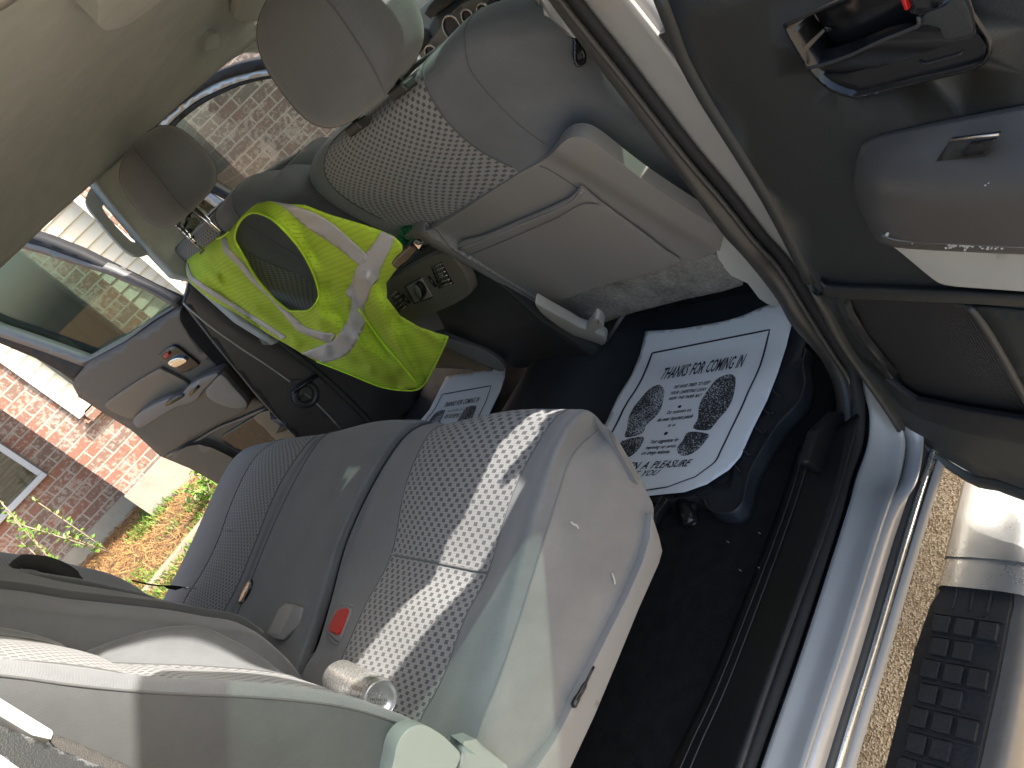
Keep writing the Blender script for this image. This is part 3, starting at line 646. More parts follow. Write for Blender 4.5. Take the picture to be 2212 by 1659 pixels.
sheet("sun_visor", sm([(524, -20), (514, 12), (510, 30), (513, 42), (530, 46), (556, 45), (585, 10), (600, -20)], 3, True), lambda u, v, o=0: roof_pt(u, v, .025), "plastic_light", hl, thick=.02, bevel=.005)
sheet("coat_hook", sm([(444, 110), (443, 92), (451, 80), (463, 73), (473, 76), (474, 96), (466, 104), (452, 108)], 3, True), lambda u, v, o=0: roof_pt(u, v, .012), "headliner_cloth", hl, thick=.014, bevel=.004)
PF = Pl((-.665, 0, 0), (1, 0, .02))
plr = sheet("far_pillar", [(176, 376), (235, 322), (294, 274), (300, 290), (330, 345), (400, 420), (450, 462), (498, 497), (560, 560), (640, 660), (600, 740), (520, 690), (420, 600), (378, 592), (310, 520), (236, 432), (205, 391)], PF, "headliner_cloth", TR, thick=.06)
tube("trim_seam", [PF(u, v, .002) for u, v in [(177, 375), (205, 350), (245, 312), (293, 275)]], .0015, "seal", plr, n=5)
hd = Pl((-.655, 0, 0), (1, 0, .1))
sheet("grab_handle", sm([(205, 391), (198, 402), (189, 418), (185, 432), (190, 447), (203, 464), (225, 492), (250, 520), (272, 541), (290, 551), (310, 551), (335, 538), (350, 520), (340, 505), (325, 503), (318, 510), (290, 480), (255, 440), (232, 415), (215, 396)], 2, True),
      hd, "headliner_cloth", plr, thick=.018, bevel=.006, holes=[sm([(234, 430), (224, 440), (222, 450), (235, 470), (262, 500), (284, 521), (296, 522), (312, 512), (315, 505), (300, 486), (262, 444), (245, 430)], 2, True)], step=8, off=.02)
sheet("belt_slot", [(236, 424), (246, 426), (322, 500), (316, 508)], hd, "black_gloss", plr, thick=.003, off=.012, step=12)
sheet("belt_slot", [(404, 463), (412, 455), (470, 500), (440, 530), (395, 500)], PF, "black_gloss", plr, thick=.003, off=.006, step=12)
# lower far pillar, dark jamb with door check
JP = Pl((-.885, .36, 0), (1, -.25, 0))
box("far_sill", (-.90, .35, -.03), (.10, 2.6, .14), "jamb_paint", TR, bevel=.015)
jam = sheet("far_door_jamb", [(396, 655), (420, 560), (500, 560), (640, 640), (780, 730), (905, 850), (880, 940), (835, 985), (690, 1000), (560, 860), (470, 750)], JP, "jamb_paint", TR, thick=.05)
tube("jamb_seal", [JP(u, v, .012) for u, v in [(440, 600), (520, 660), (610, 740), (700, 815), (770, 880), (815, 930)]], .011, "seal", jam)
tube("jamb_seal", [JP(u, v, .006) for u, v in [(396, 655), (450, 702), (520, 752), (600, 805), (680, 868), (735, 925)]], .003, "silver_paint", jam)
ring("check_boss", JP(660, 852, .01), (1, -.25, 0), .035, .012, "jamb_paint", jam)
disc("check_boss", JP(640, 838, .0), (1, -.25, 0), .03, .012, "jamb_paint", jam)
for u, v in ((630, 828), (652, 858), (702, 900)): disc("screw", JP(u, v, .014), (1, -.25, 0), .006, .004, "seal", jam, seg=10)
tube("check_strap", [JP(632, 848, .02), JP(660, 828, .03), JP(685, 812, .02)], .007, "black_gloss", jam)
# ---- far rear door (open)
PH = R(70); FD = Pl((-1.0, .35, 0), (math.cos(PH), -math.sin(PH), 0))
fe = Vector((-math.sin(PH), -math.cos(PH), 0))
def FDz(a, z, off=0): return Vector((-1.0, .35, 0)) + fe * a + FD.n * off + Vector((0, 0, z))
pan = sheet("rear_door", [(390, 663), (330, 700), (273, 740), (187, 786), (160, 820), (157, 832), (170, 858), (225, 893), (285, 930), (345, 985), (410, 1012), (470, 1045), (540, 1075), (640, 1050), (735, 940), (660, 928), (580, 880), (467, 786), (410, 725), (395, 690)], FD, "door_card", TR, thick=.09, off=.03, step=18)
sheet("door_edge", sm([(391, 668), (389, 686), (397, 706), (430, 748), (467, 788), (580, 882), (665, 945), (740, 960), (640, 850), (540, 775), (455, 710), (405, 672)], 2, True), FD, "carpet", pan, thick=.03, off=.036)
fr = sheet("window_frame", [(-60, 640), (-30, 560), (0, 520), (12, 508), (40, 506), (95, 522), (170, 552), (250, 592), (330, 632), (392, 660), (388, 676), (273, 742), (187, 790), (165, 822), (80, 775), (0, 742), (-70, 712)], FD, "rubber", pan, thick=.04, off=.02, holes=[[(-40, 620), (-10, 560), (14, 533), (38, 528), (90, 543), (160, 566), (233, 588), (310, 622), (384, 661), (330, 694), (273, 735), (187, 781), (183, 786), (100, 752), (0, 716), (-50, 695)]], step=16)
sheet("window_seal", [(-55, 640), (-20, 562), (8, 527), (36, 520), (95, 535), (165, 560), (240, 585), (318, 622), (386, 659), (330, 694), (273, 738), (187, 784), (183, 793), (100, 762), (0, 728), (-60, 704)], FD, "plastic_mid", fr, thick=.03, off=.022, holes=[[(-40, 620), (-8, 562), (16, 538), (38, 534), (90, 548), (160, 571), (233, 593), (310, 626), (378, 664), (330, 691), (273, 731), (187, 777), (100, 745), (0, 711), (-50, 690)]], step=16)
sheet("window_glass", [(-60, 640), (-20, 555), (20, 530), (40, 530), (160, 566), (233, 585), (386, 661), (330, 694), (273, 735), (187, 784), (100, 755), (0, 720), (-60, 700)], FD, "glass_tint", pan, thick=.004, off=-.01, step=40, smooth=False)
arm = [(283, 930), (288, 908), (317, 883), (360, 863), (383, 860), (413, 830), (457, 810), (477, 808), (503, 836), (530, 866), (532, 884), (513, 897), (433, 936), (362, 979), (343, 972)]
ar = sheet("armrest", sm(arm, 3, True), FD, "door_card", pan, thick=.05, off=.085, bevel=.012, step=14)
sheet("armrest_top", sm([(288, 906), (317, 883), (360, 863), (383, 860), (413, 830), (457, 810), (470, 812), (440, 842), (420, 868), (380, 880), (340, 903), (300, 925)], 3, True), FD, "plastic_mid", ar, thick=.02, off=.094, bevel=.006)
sheet("pull_cup", sm([(478, 810), (505, 838), (530, 866), (531, 880), (500, 882), (462, 868), (444, 850), (455, 830)], 3, True), FD, "plastic_mid", ar, thick=.02, off=.090, bevel=.006)
sheet("window_switch", [(406, 852), (426, 833), (430, 838), (410, 857)], FD, "black_gloss", ar, thick=.012, off=.099)
sheet("pull_pocket", sm([(356, 877), (366, 862), (392, 850), (397, 857), (372, 872)], 2, True), FD, "black_gloss", ar, thick=.004, off=.0965)
sheet("door_insert", sm([(227, 877), (240, 862), (290, 828), (340, 799), (352, 800), (410, 833), (385, 860), (340, 868), (300, 890), (285, 905), (250, 893)], 3, True), FD, "plastic_warm", pan, thick=.01, off=.042, bevel=.003)
hn = sheet("door_handle", sm([(340, 772), (355, 758), (370, 749), (383, 751), (405, 768), (427, 786), (425, 792), (400, 805), (383, 801), (360, 783)], 3, True), FD, "black_gloss", pan, thick=.02, off=.040, bevel=.004)
sheet("lever", sm([(362, 784), (380, 774), (398, 776), (402, 782), (384, 792), (374, 793)], 3, True), FD, "chrome", hn, thick=.012, off=.052, bevel=.003)
sheet("lock_button", [(352, 770), (362, 762), (366, 768), (357, 775)], FD, "buckle_red", hn, thick=.01, off=.048, bevel=.001)
spk = sheet("speaker_grille", sm([(545, 902), (565, 892), (587, 886), (625, 910), (662, 942), (640, 960), (600, 985), (560, 990), (510, 972), (485, 957), (480, 942), (512, 922)], 3, True), FD, "black_gloss", pan, thick=.012, off=.040, bevel=.003)
sheet("grille_mesh", sm([(547, 902), (587, 886), (625, 910), (662, 942), (630, 950), (600, 955), (572, 925)], 2, True), FD, "plastic_warm", spk, thick=.008, off=.046, bevel=.002)
tube("trim_ridge", [FD(u, v, .034) for u, v in [(362, 985), (420, 955), (470, 925), (520, 905), (577, 880)]], .008, "plastic_warm", pan)
sheet("door_pocket", sm([(370, 990), (430, 960), (520, 1000), (560, 1040), (500, 1060), (440, 1020)], 3, True), FD, "door_card", pan, thick=.03, off=.06, bevel=.01)
# ---- far front door (open)
A0 = Vector((-.956, 1.123, .8)); A1 = Vector((-1.41, 1.0, .8)); e_ = (A1 - A0).normalized(); nn = Vector((-e_.y, e_.x, 0)); nn = nn if nn.y < 0 else -nn
FF = Pl(A0, nn)
o1_ = [(292, 300), (297, 289), (333, 247), (367, 218), (410, 187), (467, 157), (520, 137), (573, 127), (640, 122), (720, 140), (790, 200), (800, 260)]
o2_ = [(318, 300), (343, 267), (400, 220), (450, 187), (500, 167), (580, 148), (640, 144), (700, 160), (770, 215), (780, 265)]
o3_ = [(340, 310), (363, 270), (417, 223), (467, 197), (517, 177), (587, 162), (640, 158), (692, 172), (752, 222), (760, 275)]
o4_ = [(352, 315), (374, 276), (433, 228), (483, 201), (533, 181), (590, 169), (640, 166), (685, 180), (738, 228), (740, 282)]
rl1 = [(292, 300), (330, 352), (400, 420), (440, 452), (500, 492), (560, 520)]
def ringband(nm, outer, inner, mt, par, off, th): return sheet(nm, sm(outer, 3) + sm(inner[::-1], 3), FF, mt, par, thick=th, off=off, step=12)
fd = sheet("front_door", [(500, 494), (560, 437), (630, 378), (700, 320), (760, 275), (800, 262), (860, 330), (800, 420), (700, 520), (600, 560)], FF, "plastic_mid", TR, thick=.08, off=.02, step=20)
ringband("frame_seal", o1_ + [(780, 265)], [(292, 300)][:0] + o2_, "rubber", fd, .03, .03)
ringband("frame_metal", o2_, o3_, "silver_paint", fd, .022, .03)
ringband("glass_seal", o3_, o4_, "rubber", fd, .016, .03)
sheet("frame_metal", [(318, 300), (345, 330), (425, 402), (525, 470), (512, 482), (433, 425), (330, 345), (300, 310)], FF, "silver_paint", fd, thick=.03, off=.022)
sheet("glass_seal", [(340, 310), (372, 345), (455, 398), (552, 452), (545, 462), (445, 410), (345, 330), (318, 300)], FF, "rubber", fd, thick=.03, off=.016)
sheet("window_glass", [(345, 310), (374, 272), (433, 225), (483, 198), (533, 178), (590, 166), (640, 162), (690, 176), (745, 226), (745, 290), (700, 322), (560, 440), (552, 452), (465, 398), (372, 345)], FF, "glass_clear", fd, thick=.004, off=0, step=40, smooth=False)
tube("belt_seal", [FF(u, v, .03) for u, v in [(552, 452), (562, 440), (630, 382), (700, 324), (745, 285)]], .008, "rubber", fd)
sheet("door_step", [(585, 470), (690, 385), (760, 330), (800, 330), (760, 400), (640, 500)], FF, "black_gloss", fd, thick=.03, off=.04)

# ---- seat backs
SB = Pl((0, .60, .3), (0, -1, -.32))       # rear face of the front seat backs, leaning back; normal to the rear
def SBp(u, v, d=0., sh=None):
    p = SB(u, v, -d); return p
def seat_grid():
    T = [ # per row: (u,v,depth behind the plane) for left silhouette .. right ridge
     [(749, 277, .07), (765, 264, .055), (835, 210, .05), (920, 134, .05), (1009, 50, .06), (1120, 25, .085)],
     [(697, 314, .075), (716, 310, .03), (815, 255, .012), (918, 175, .012), (1006, 105, .02), (1180, 64, .07)],
     [(670, 363, .075), (700, 357, .02), (825, 300, .0), (945, 232, .0), (1020, 158, .012), (1212, 94, .07)],
     [(676, 402, .075), (714, 398, .015), (850, 350, -.005), (990, 287, -.005), (1075, 225, .01), (1254, 160, .07)],
     [(710, 438, .07), (760, 437, .015), (895, 405, -.005), (1050, 333, -.003), (1130, 277, .01), (1312, 218, .07)],
     [(790, 481, .06), (835, 478, .012), (950, 440, 0.), (1116, 368, .0), (1192, 323, .012), (1372, 270, .07)],
     [(880, 520, .05), (910, 505, .02), (1010, 470, .012), (1160, 430, .012), (1290, 400, .02), (1455, 360, .07)],
     [(990, 575, .05), (1010, 565, .02), (1100, 540, .015), (1250, 500, .015), (1390, 470, .02), (1545, 450, .06)],
     [(1150, 660, .05), (1165, 655, .02), (1250, 630, .015), (1380, 590, .015), (1500, 555, .02), (1640, 545, .06)]]
    G = []
    for r in T:
        row = [SB(u, v, -d) for u, v, d in r]
        a, z = row[0], row[-1]
        row = [a + Vector((.03, .13, .0)), a + Vector((.0, .06, 0))] + row + [z + Vector((.012, .06, -.006)), z + Vector((-.02, .14, -.01))]
        G.append(row)
    top = [p + Vector((0, .07, -.012)) for p in G[0]]; top2 = [p + Vector((0, .12, -.09)) for p in G[0]]
    return [top2, top] + G
GS = dense(seat_grid(), 6, 6)
def seat(shift, near):
    sh = Vector(shift); Gs = [[p + sh for p in r] for r in GS]
    nc = len(Gs[0]) - 1
    s = mesh_grid("front_seat", Gs, "cloth_back", TR, c0=18 + 6, c1=nc) if False else None
    s = mesh_grid("front_seat", Gs, "cloth_back", TR, c0=0, c1=18)
    r_ = len(Gs) - 1
    mesh_grid("side_bolster", Gs, "cloth_back", s, c0=30, c1=nc)
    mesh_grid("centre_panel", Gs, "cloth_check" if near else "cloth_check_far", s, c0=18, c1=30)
    for c, th in ((18, .0022), (30, .0022), (36, .0016)):
        tube("seam", [Gs[i][c] + Vector((0, -.0002, 0)) for i in range(8, 44, 3)], th, "cloth_dark", s, n=5, sub=3)
    # front face and cushion, to close the seat
    front = [[Gs[i][0] + Vector((.06, .0, 0)), (Gs[i][0] + Gs[i][-1]) / 2 + Vector((0, .02, 0)), Gs[i][-1] + Vector((-.06, 0, 0))] for i in range(0, len(Gs), 6)]
    mesh_grid("seat_front", dense(front, 4, 2), "cloth_grey", s)
    cx = .36 + sh.x
    sq("seat_cushion", (cx, .95 + sh.y, .26), (.29, .27, .09), "cloth_grey", s, e=.35)
    # head restraint: padded block, side gussets sewn in
    hc = Vector((.414, .431, 1.03)) if near else Vector((-.367, .371, 1.074))
    hh = (.159, .088, .116) if near else (.142, .082, .094)
    V = []; UV = []; nu, nv = 64, 40; sp = lambda a, k: math.copysign(abs(a) ** k, a)
    for i in range(nv + 1):
        ph = -math.pi / 2 + math.pi * i / nv
        for j in range(nu):
            th = 2 * math.pi * (j - nu / 8) / nu; t = math.sin(ph) ; t = sp(t, .6)
            w_ = 1 - .16 * max(0, t) ** 2 - .10 * max(0, -t) ** 2
            p = Vector((hh[0] * sp(math.cos(ph), .6) * sp(math.cos(th), .6) * w_, hh[1] * sp(math.cos(ph), .6) * sp(math.sin(th), .6) * (1 - .12 * t) + .01 * t, hh[2] * t))
            V.append(hc + p); UV.append((th * .13, i / nv * .3))
    A_, B_, Cc = [], [], []
    for i in range(nv):
        for j in range(nu):
            f = (i * nu + j, i * nu + (j + 1) % nu, (i + 1) * nu + (j + 1) % nu, (i + 1) * nu + j)
            (B_ if j < nu // 4 else (Cc if nu // 2 <= j < nu * 3 // 4 else A_)).append(f)
    hr = link("headrest", V, A_, "cloth_matte_back", s, UV)
    link("headrest_side", V, B_, "cloth_back", s, UV); link("headrest_side", V, Cc, "cloth_back", s, UV)
    for j in (0, nu // 4, nu // 2, nu * 3 // 4):
        tube("headrest_seam", [V[i * nu + j] for i in range(3, nv - 2)], .0017, "cloth_dark", s, n=5, sub=1)
    for k in (0, 1):
        px, py = [(851, 180), (756, 263)][k]; b = at(px, py, y=.391) + sh
        if near: tube("headrest_post", [b + Vector((0, .012, -.012)), b + Vector((0, -.004, .09))], .0068, "chrome", s, n=12, sub=1)
        else:
            q = [((480, 502), (408, 440)), ((436, 536), (372, 474))][k]
            b0_, b1_ = at(*q[0], y=.345), at(*q[1], y=.36); po = tube("headrest_post", [b0_, b1_], .0062, "chrome", s, n=12, sub=1)
            if k: merge("notches", [box("n", b0_.lerp(b1_, f), (.014, .014, .004), "black_gloss", None, bevel=0) for f in (.2, .35, .5, .65, .8)], s)
            b = b0_
        base = b + Vector((0, .005, -.018))
        prism("post_sleeve", [base + Vector((-.024, -.014, -.004)), base + Vector((.024, -.014, -.004)), base + Vector((.024, .016, -.008)), base + Vector((-.024, .016, -.008))], (0, 0, .018), "plastic_dark", s, bevel=.005)
    return s
def stitch_head(s, hx, hy, zc): pass
fs = seat((0, 0, 0), True); fs['label'] = "front seat nearest the camera, its back panel and map pocket bare"
ff = seat((-.835, -.075, .035), False); ff['label'] = "driver's seat on the far side under the vest"
# back shell of the near seat
sh_out = [(872, 511), (905, 503), (930, 496), (975, 470), (1040, 428), (1116, 378), (1165, 352), (1192, 333), (1212, 312), (1228, 300), (1245, 296), (1268, 300), (1300, 320), (1375, 378), (1460, 436), (1535, 482), (1556, 494), (1563, 506), (1556, 530), (1540, 549), (1400, 588), (1290, 620), (1166, 656), (1080, 613), (990, 562), (930, 532)]
def shell_surf(u, v, off=0.):
    # raised rim at the sides, dished in the middle
    p = SB(u, v, 0.); a = SB(930, 515); b_ = SB(1166, 656); c = SB(1250, 297); d = SB(1557, 494)
    def side(p0, p1):
        dd = (p1 - p0).normalized(); q = p - p0; return (q - dd * q.dot(dd)).length
    l = side(a, b_); r = side(c, d); t = min(l, r)
    rim = .018 * (1 / (1 + math.exp((t - (.075 if r < l else .03)) / .006)))
    edge = 0.
    wv = .0022 * noise.noise(p * 9)
    return SB(u, v, .004 + off + rim + edge + wv)
shl = sheet("back_shell", sm(sh_out, 3, True), shell_surf, "vinyl_back", fs, step=9, thick=.028, bevel=.004)
pk = sheet("map_pocket", sm([(989, 531), (1040, 514), (1116, 482), (1190, 451), (1232, 430), (1252, 408), (1262, 411), (1300, 443), (1440, 547), (1455, 572), (1290, 620), (1170, 655), (1060, 580)], 3, True), lambda u, v, o=0: SB(u, v, .018 + o + .003 * noise.noise(Vector((u / 90, v / 90, 0)))), "vinyl_back", shl, step=12, thick=.006, bevel=.002)
tube("pocket_hem", [SB(u, v, .0195) for u, v in [(991, 538), (1045, 519), (1120, 488), (1195, 457), (1238, 434), (1256, 413)]], .0035, "vinyl_back", pk, n=8)
tube("pocket_stitch", [SB(u, v, .0215) for u, v in [(1010, 553), (1060, 533), (1130, 503), (1205, 470), (1255, 442), (1295, 441)]], .0012, "cloth_dark", pk, n=5)
tube("shell_seam", [shell_surf(u, v, .001) for u, v in [(905, 508), (925, 494), (945, 500), (960, 520), (989, 548), (1060, 590), (1160, 650)]], .0012, "cloth_dark", shl, n=5)
tube("shell_seam", [shell_surf(u, v, .001) for u, v in [(1165, 358), (1192, 370), (1250, 408), (1300, 446), (1440, 548)]], .0012, "cloth_dark", shl, n=5)
felt = sheet("felt_flap", [(1150, 655), (1166, 650), (1290, 617), (1400, 585), (1540, 546), (1565, 563), (1600, 600), (1604, 616), (1560, 630), (1474, 648), (1370, 675), (1304, 697), (1268, 713), (1240, 700), (1200, 682)], lambda u, v, o=0: SB(u, v, -.004 + o + .006 * noise.noise(Vector((u / 40, v / 40, 3)))), "felt", fs, step=11, thick=.008)
sp1 = Pl((.10, .60, .15), (-.1, -1, -.5))
trim = sheet("seat_side_trim", sm([(1155, 655), (1166, 674), (1190, 694), (1222, 716), (1262, 738), (1285, 746), (1301, 746), (1310, 737), (1305, 727), (1286, 720), (1292, 712), (1304, 706), (1300, 697), (1285, 688), (1265, 712), (1230, 695), (1180, 668)], 2, True), sp1, "plastic_light", fs, thick=.025, bevel=.005, step=10)
sp2 = Pl((.62, .56, .25), (.5, -1, -.2))
sheet("seat_side_trim", sm([(1548, 545), (1566, 505), (1612, 556), (1650, 606), (1684, 652), (1672, 662), (1640, 645), (1615, 612), (1580, 596), (1560, 570)], 2, True), sp2, "plastic_light", fs, thick=.03, bevel=.006, step=10)
# under the seat
box("under_seat_box", (.40, .92, .10), (.62, .34, .2), "black_gloss", fs, bevel=.01)
tube("seat_rod", [at(1306, 742, z=.07), at(1362, 655, z=.16)], .006, "plastic_mid", fs, n=6, sub=1)
tube("seat_rod", [at(1258, 715, z=.12), at(1300, 745, z=.07)], .004, "plastic_mid", fs, n=6, sub=1)
sheet("heater_duct", sm([(1385, 706), (1470, 690), (1540, 672), (1610, 640), (1660, 650), (1640, 690), (1560, 700), (1480, 712), (1400, 722)], 2, True), lambda u, v, o=0: at(u, v, y=.76 - o), "rubber", fs, thick=.1, bevel=.01, step=20)
tag_parts = []
# far seat: cushion side cover that shows below the vest
sp3 = Pl((-.25, .50, .1), (.55, -.8, .1))
sheet("seat_side_trim", sm([(955, 728), (967, 732), (990, 738), (1030, 750), (1062, 766), (1084, 786), (1090, 796), (1085, 803), (1066, 798), (1020, 776), (960, 748)], 2, True), sp3, "plastic_mid", ff, thick=.04, bevel=.004, step=8)
sheet("seat_side_trim", sm([(950, 742), (1020, 774), (1064, 800), (1050, 801), (1010, 797), (930, 795), (915, 800), (930, 765)], 2, True), Pl((-.25, .50, .1), (.3, -.9, .3)), "plastic_warm", ff, thick=.02, bevel=.003, step=8)

# ---- centre console
KY = Pl((0, .50, .45), (0, -1, .12))
con = prism("console", [(.10, .53, .575), (-.30, .53, .56), (-.33, .53, .40), (-.28, .56, .22), (-.20, .60, .06), (.14, .60, .06), (.12, .56, .25), (.12, .53, .46)], (0, .75, .02), "plastic_dark", TR, bevel=.02)
cp = [(832, 628), (838, 603), (870, 590), (905, 568), (940, 551), (967, 546), (978, 556), (1000, 585), (1017, 626), (1008, 641), (975, 660), (930, 678), (892, 692), (872, 693), (858, 682), (838, 650)]
face = sheet("console_face", sm(cp, 3, True), lambda u, v, o=0: KY(u, v, .0 + o), "console_card", con, thick=.03, bevel=.01, step=10)
lid = link("console_lid", [KY(826, 610), KY(872, 552), KY(935, 500), KY(985, 540), KY(970, 548), KY(905, 568)] + [KY(826, 610) + Vector((0, .3, .02)), KY(870, 560) + Vector((0, .4, .02)), KY(985, 540) + Vector((0, .4, .0))], [(0, 5, 4, 8, 7, 6)], "console_card", con, thick=.01)
link("console_top", [KY(838, 603, .0), KY(870, 590), KY(905, 568), KY(940, 551), KY(972, 549), KY(972, 549) + Vector((.0, .5, .05)), KY(838, 603) + Vector((0, .5, .05))], [(0, 1, 2, 3, 4, 5, 6)], "console_card", con, thick=.01)
def K(u, v, o=0.): return KY(u, v, o)
def vent(q, nb, label):
    q = [Vector(p) for p in q]
    vt = sheet("air_vent", sm([tuple(p) for p in q], 1, True), lambda u, v, o=0: K(u, v, .0015 + o), "black_gloss", con, thick=.004, step=8)
    parts = []
    a, b_, c, d = q[0], q[1], q[2], q[3]
    for i in range(nb + 1):
        f = .06 + .88 * i / nb; p = a.lerp(d, f) ; r = b_.lerp(c, f); p2 = p.lerp(r, .06); r2 = p.lerp(r, .94)
        parts.append(tube("louvre", [K(p2.x, p2.y, .005), K(r2.x, r2.y, .005)], .0017, "ring_metal", None, n=6, sub=1))
    for i in range(5):
        f = .2 + .15 * i; p = a.lerp(b_, f); r = d.lerp(c, f)
        parts.append(tube("vane", [K(p.x, p.y, .003), K(r.x, r.y, .003)], .0009, "plastic_mid", None, n=5, sub=1))
    merge("louvres", parts, vt)
    m_ = (a + b_ + c + d) / 4; box("vent_tab", K(m_.x, m_.y, .008), (.012, .008, .006), "plastic_mid", vt, bevel=.001)
# D px: vent corners (top-left, top-right, bottom-right, bottom-left)
vent([(931, 577), (953, 566), (979, 613), (948, 624)], 5, "")
vent([(843, 637), (857, 627), (880, 662), (862, 677)], 4, "")
dl = sheet("mode_panel", [(878, 618), (910, 602), (933, 641), (896, 655)], lambda u, v, o=0: K(u, v, .003 + o), "dash_panel", con, thick=.004, bevel=.001, step=20)
for a_, b_ in (((874, 619), (909, 600)), ((874, 619), (894, 656)), ((894, 656), (934, 642))): tube("panel_gap", [K(*a_, .003), K(*b_, .003)], .0016, "black_gloss", dl, n=5, sub=1)
sheet("mode_dial", sm([(895, 615), (902, 612), (912, 622), (917, 636), (912, 648), (907, 650), (898, 640), (893, 628)], 2, True), lambda u, v, o=0: K(u, v, .014 + o), "black_gloss", dl, thick=.012, bevel=.002, step=6)
sheet("dial_face", sm([(894, 617), (899, 617), (907, 627), (910, 640), (906, 646), (899, 640), (894, 629)], 2, True), lambda u, v, o=0: K(u, v, .016 + o), "plastic_mid", dl, thick=.003, step=6)
for a_, b_ in (((921, 588), (946, 627)), ((864, 626), (889, 663))):
    tube("thumb_wheel", [K(a_[0] + 4, a_[1] + 10, .004), K(b_[0] - 4, b_[1] - 8, .004)], .004, "black_gloss", con, n=8, sub=1)
# transmission hump under the rubber mat
# ---- dashboard
dash = prism("dashboard", [(-.9, 1.22, .30), (-.9, 1.20, .86), (-.9, 1.30, .93), (-.9, 1.70, .80), (-.9, 1.70, .3)], (1.8, 0, 0), "dash_top", TR, bevel=.02)
DP = Pl((0, 1.185, .8), (0, -1, .25))
sheet("instrument_panel", sm([(1085, -10), (1062, -12), (1000, 8), (965, 40), (930, 90), (905, 118), (895, 145), (862, 200), (850, 240), (900, 230), (1000, 130), (1060, 60), (1100, 30)], 2, True), DP, "dash_panel", dash, thick=.03, bevel=.006, step=14)
sheet("panel_dark_band", [(916, 30), (930, 40), (985, 0), (1010, -20), (1100, -60), (1000, -60), (930, 8)], DP, "plastic_dark", dash, thick=.03, off=-.004, step=14)  # dark plastic bands bordering the instrument panel
sheet("panel_dark_band", [(916, 60), (935, 80), (870, 160), (850, 170), (820, 230), (810, 200), (870, 110)], DP, "plastic_dark", dash, thick=.03, off=-.004, step=14)
for (u, v, r_, sx) in ((977, 62, .034, .8), (1010, 38, .021, .8), (1044, 26, .021, .8), (933, 118, .026, .8)):
    g = disc("gauge", DP(u, v, .004), DP.n, r_ * .95, .004, "black_gloss", dash); ring("gauge_ring", DP(u, v, .010), DP.n, r_, .0032, "ring_metal", g)
sheet("vent_opening", [(868, 175), (894, 150), (900, 163), (876, 195)], DP, "black_gloss", dash, thick=.01, off=.006)
tube("vent_frame", [DP(u, v, .012) for u, v in [(862, 172), (882, 143), (890, 143), (885, 158), (862, 188)]], .003, "dash_panel", dash, n=6)
for u, v in ((1074, 12), (1082, 28), (1066, 5)): box("dash_button", DP(u, v, .012), (.03, .012, .022), "black_gloss", dash, bevel=.002)
# steering wheel
wc = Vector((-.30, .97, .80)); wn = Vector((0, -1, .45)).normalized()
wh = ring("steering_wheel", wc, wn, .19, .0155, "dash_top", TR, seg=64, sub=12)
wa = wn.cross(Vector((1, 0, 0))).normalized()
sq("hub", wc + Vector((0, .02, 0)), (.085, .03, .075), "dash_top", wh, e=.6)
for an in (0, math.pi, math.pi * 1.5):
    d = Vector((1, 0, 0)) * math.cos(an) + wa * math.sin(an); tube("spoke", [wc + d * .05 + Vector((0, .02, 0)), wc + d * .19], .012, "chrome", wh, n=8, sub=1)
tube("steering_column", [wc + Vector((0, .03, 0)), wc + Vector((0, .35, -.16))], .04, "plastic_mid", wh, n=12, sub=1)
# passenger side clutter seen past the seat: dash corner, vent ring, mirror cable
tube("door_top_trim", [at(u, v, y=.95) for u, v in [(1172, -20), (1180, 10), (1196, 50), (1212, 78), (1226, 96)]], .014, "dash_top", TR)
tube("trim_ring", [at(u, v, y=.93) for u, v in [(1178, -8), (1183, 6), (1192, 11), (1204, 9), (1210, 0)]], .004, "chrome", TR, n=8)
for i_, (u0, v0, u1, v1) in enumerate([(1098, 0, 1112, 20), (1105, -6, 1135, 12), (1110, 20, 1150, 20), (1120, 34, 1150, 10), (1130, 20, 1165, 55), (1140, 8, 1150, 40), (1098, 12, 1120, 0)]):
    tube("dash_slat", [at(u0, v0, y=1.17), at(u1, v1, y=1.17)], .007, "black_gloss" if i_ % 2 else "dash_panel", dash, n=6, sub=1)

# ================= rear bench
CPn = Vector((0, -.3, 1)).normalized(); CP = Pl((0, -.17, .358), CPn)
def cpg(T, hs):
    return [[CP(u, v, h) if not isinstance(h, tuple) else at(u, v, x=h[0]) for (u, v), h in zip(r, hs[i] if isinstance(hs[0], list) else hs)] for i, r in enumerate(T)]
NT = [
 [(924, 921), (950, 921), (1085, 894), (1214, 892), (1252, 897), (1300, 922), (1330, 945), (1354, 983)],
 [(870, 953), (924, 960), (1050, 955), (1174, 960), (1205, 960), (1237, 983), (1318, 1010), (1394, 1056)],
 [(804, 1053), (885, 1062), (1005, 1068), (1120, 1075), (1160, 1075), (1203, 1078), (1310, 1100), (1412, 1115)],
 [(750, 1172), (844, 1196), (945, 1215), (1052, 1236), (1105, 1240), (1152, 1240), (1260, 1240), (1378, 1240)],
 [(715, 1300), (800, 1312), (905, 1330), (1014, 1346), (1070, 1345), (1118, 1350), (1215, 1370), (1310, 1375)],
 [(685, 1400), (747, 1423), (860, 1445), (965, 1470), (1020, 1465), (1075, 1475), (1150, 1490), (1250, 1490)],
 [(655, 1450), (700, 1500), (810, 1530), (904, 1566), (975, 1565), (1037, 1572), (1100, 1590), (1192, 1605)]]
hN = [-.035, .0, .004, .0, .022, (.70,), (.722,), (.728,)]
GN = cpg(NT, hN)
for i in range(len(GN)):            # plump panel sections either side of the cross seam
    k = [0, .012, .016, -.003, .014, .010, 0][i]
    for j in (1, 2, 3): GN[i][j] += Vector((0, 0, k * .8))
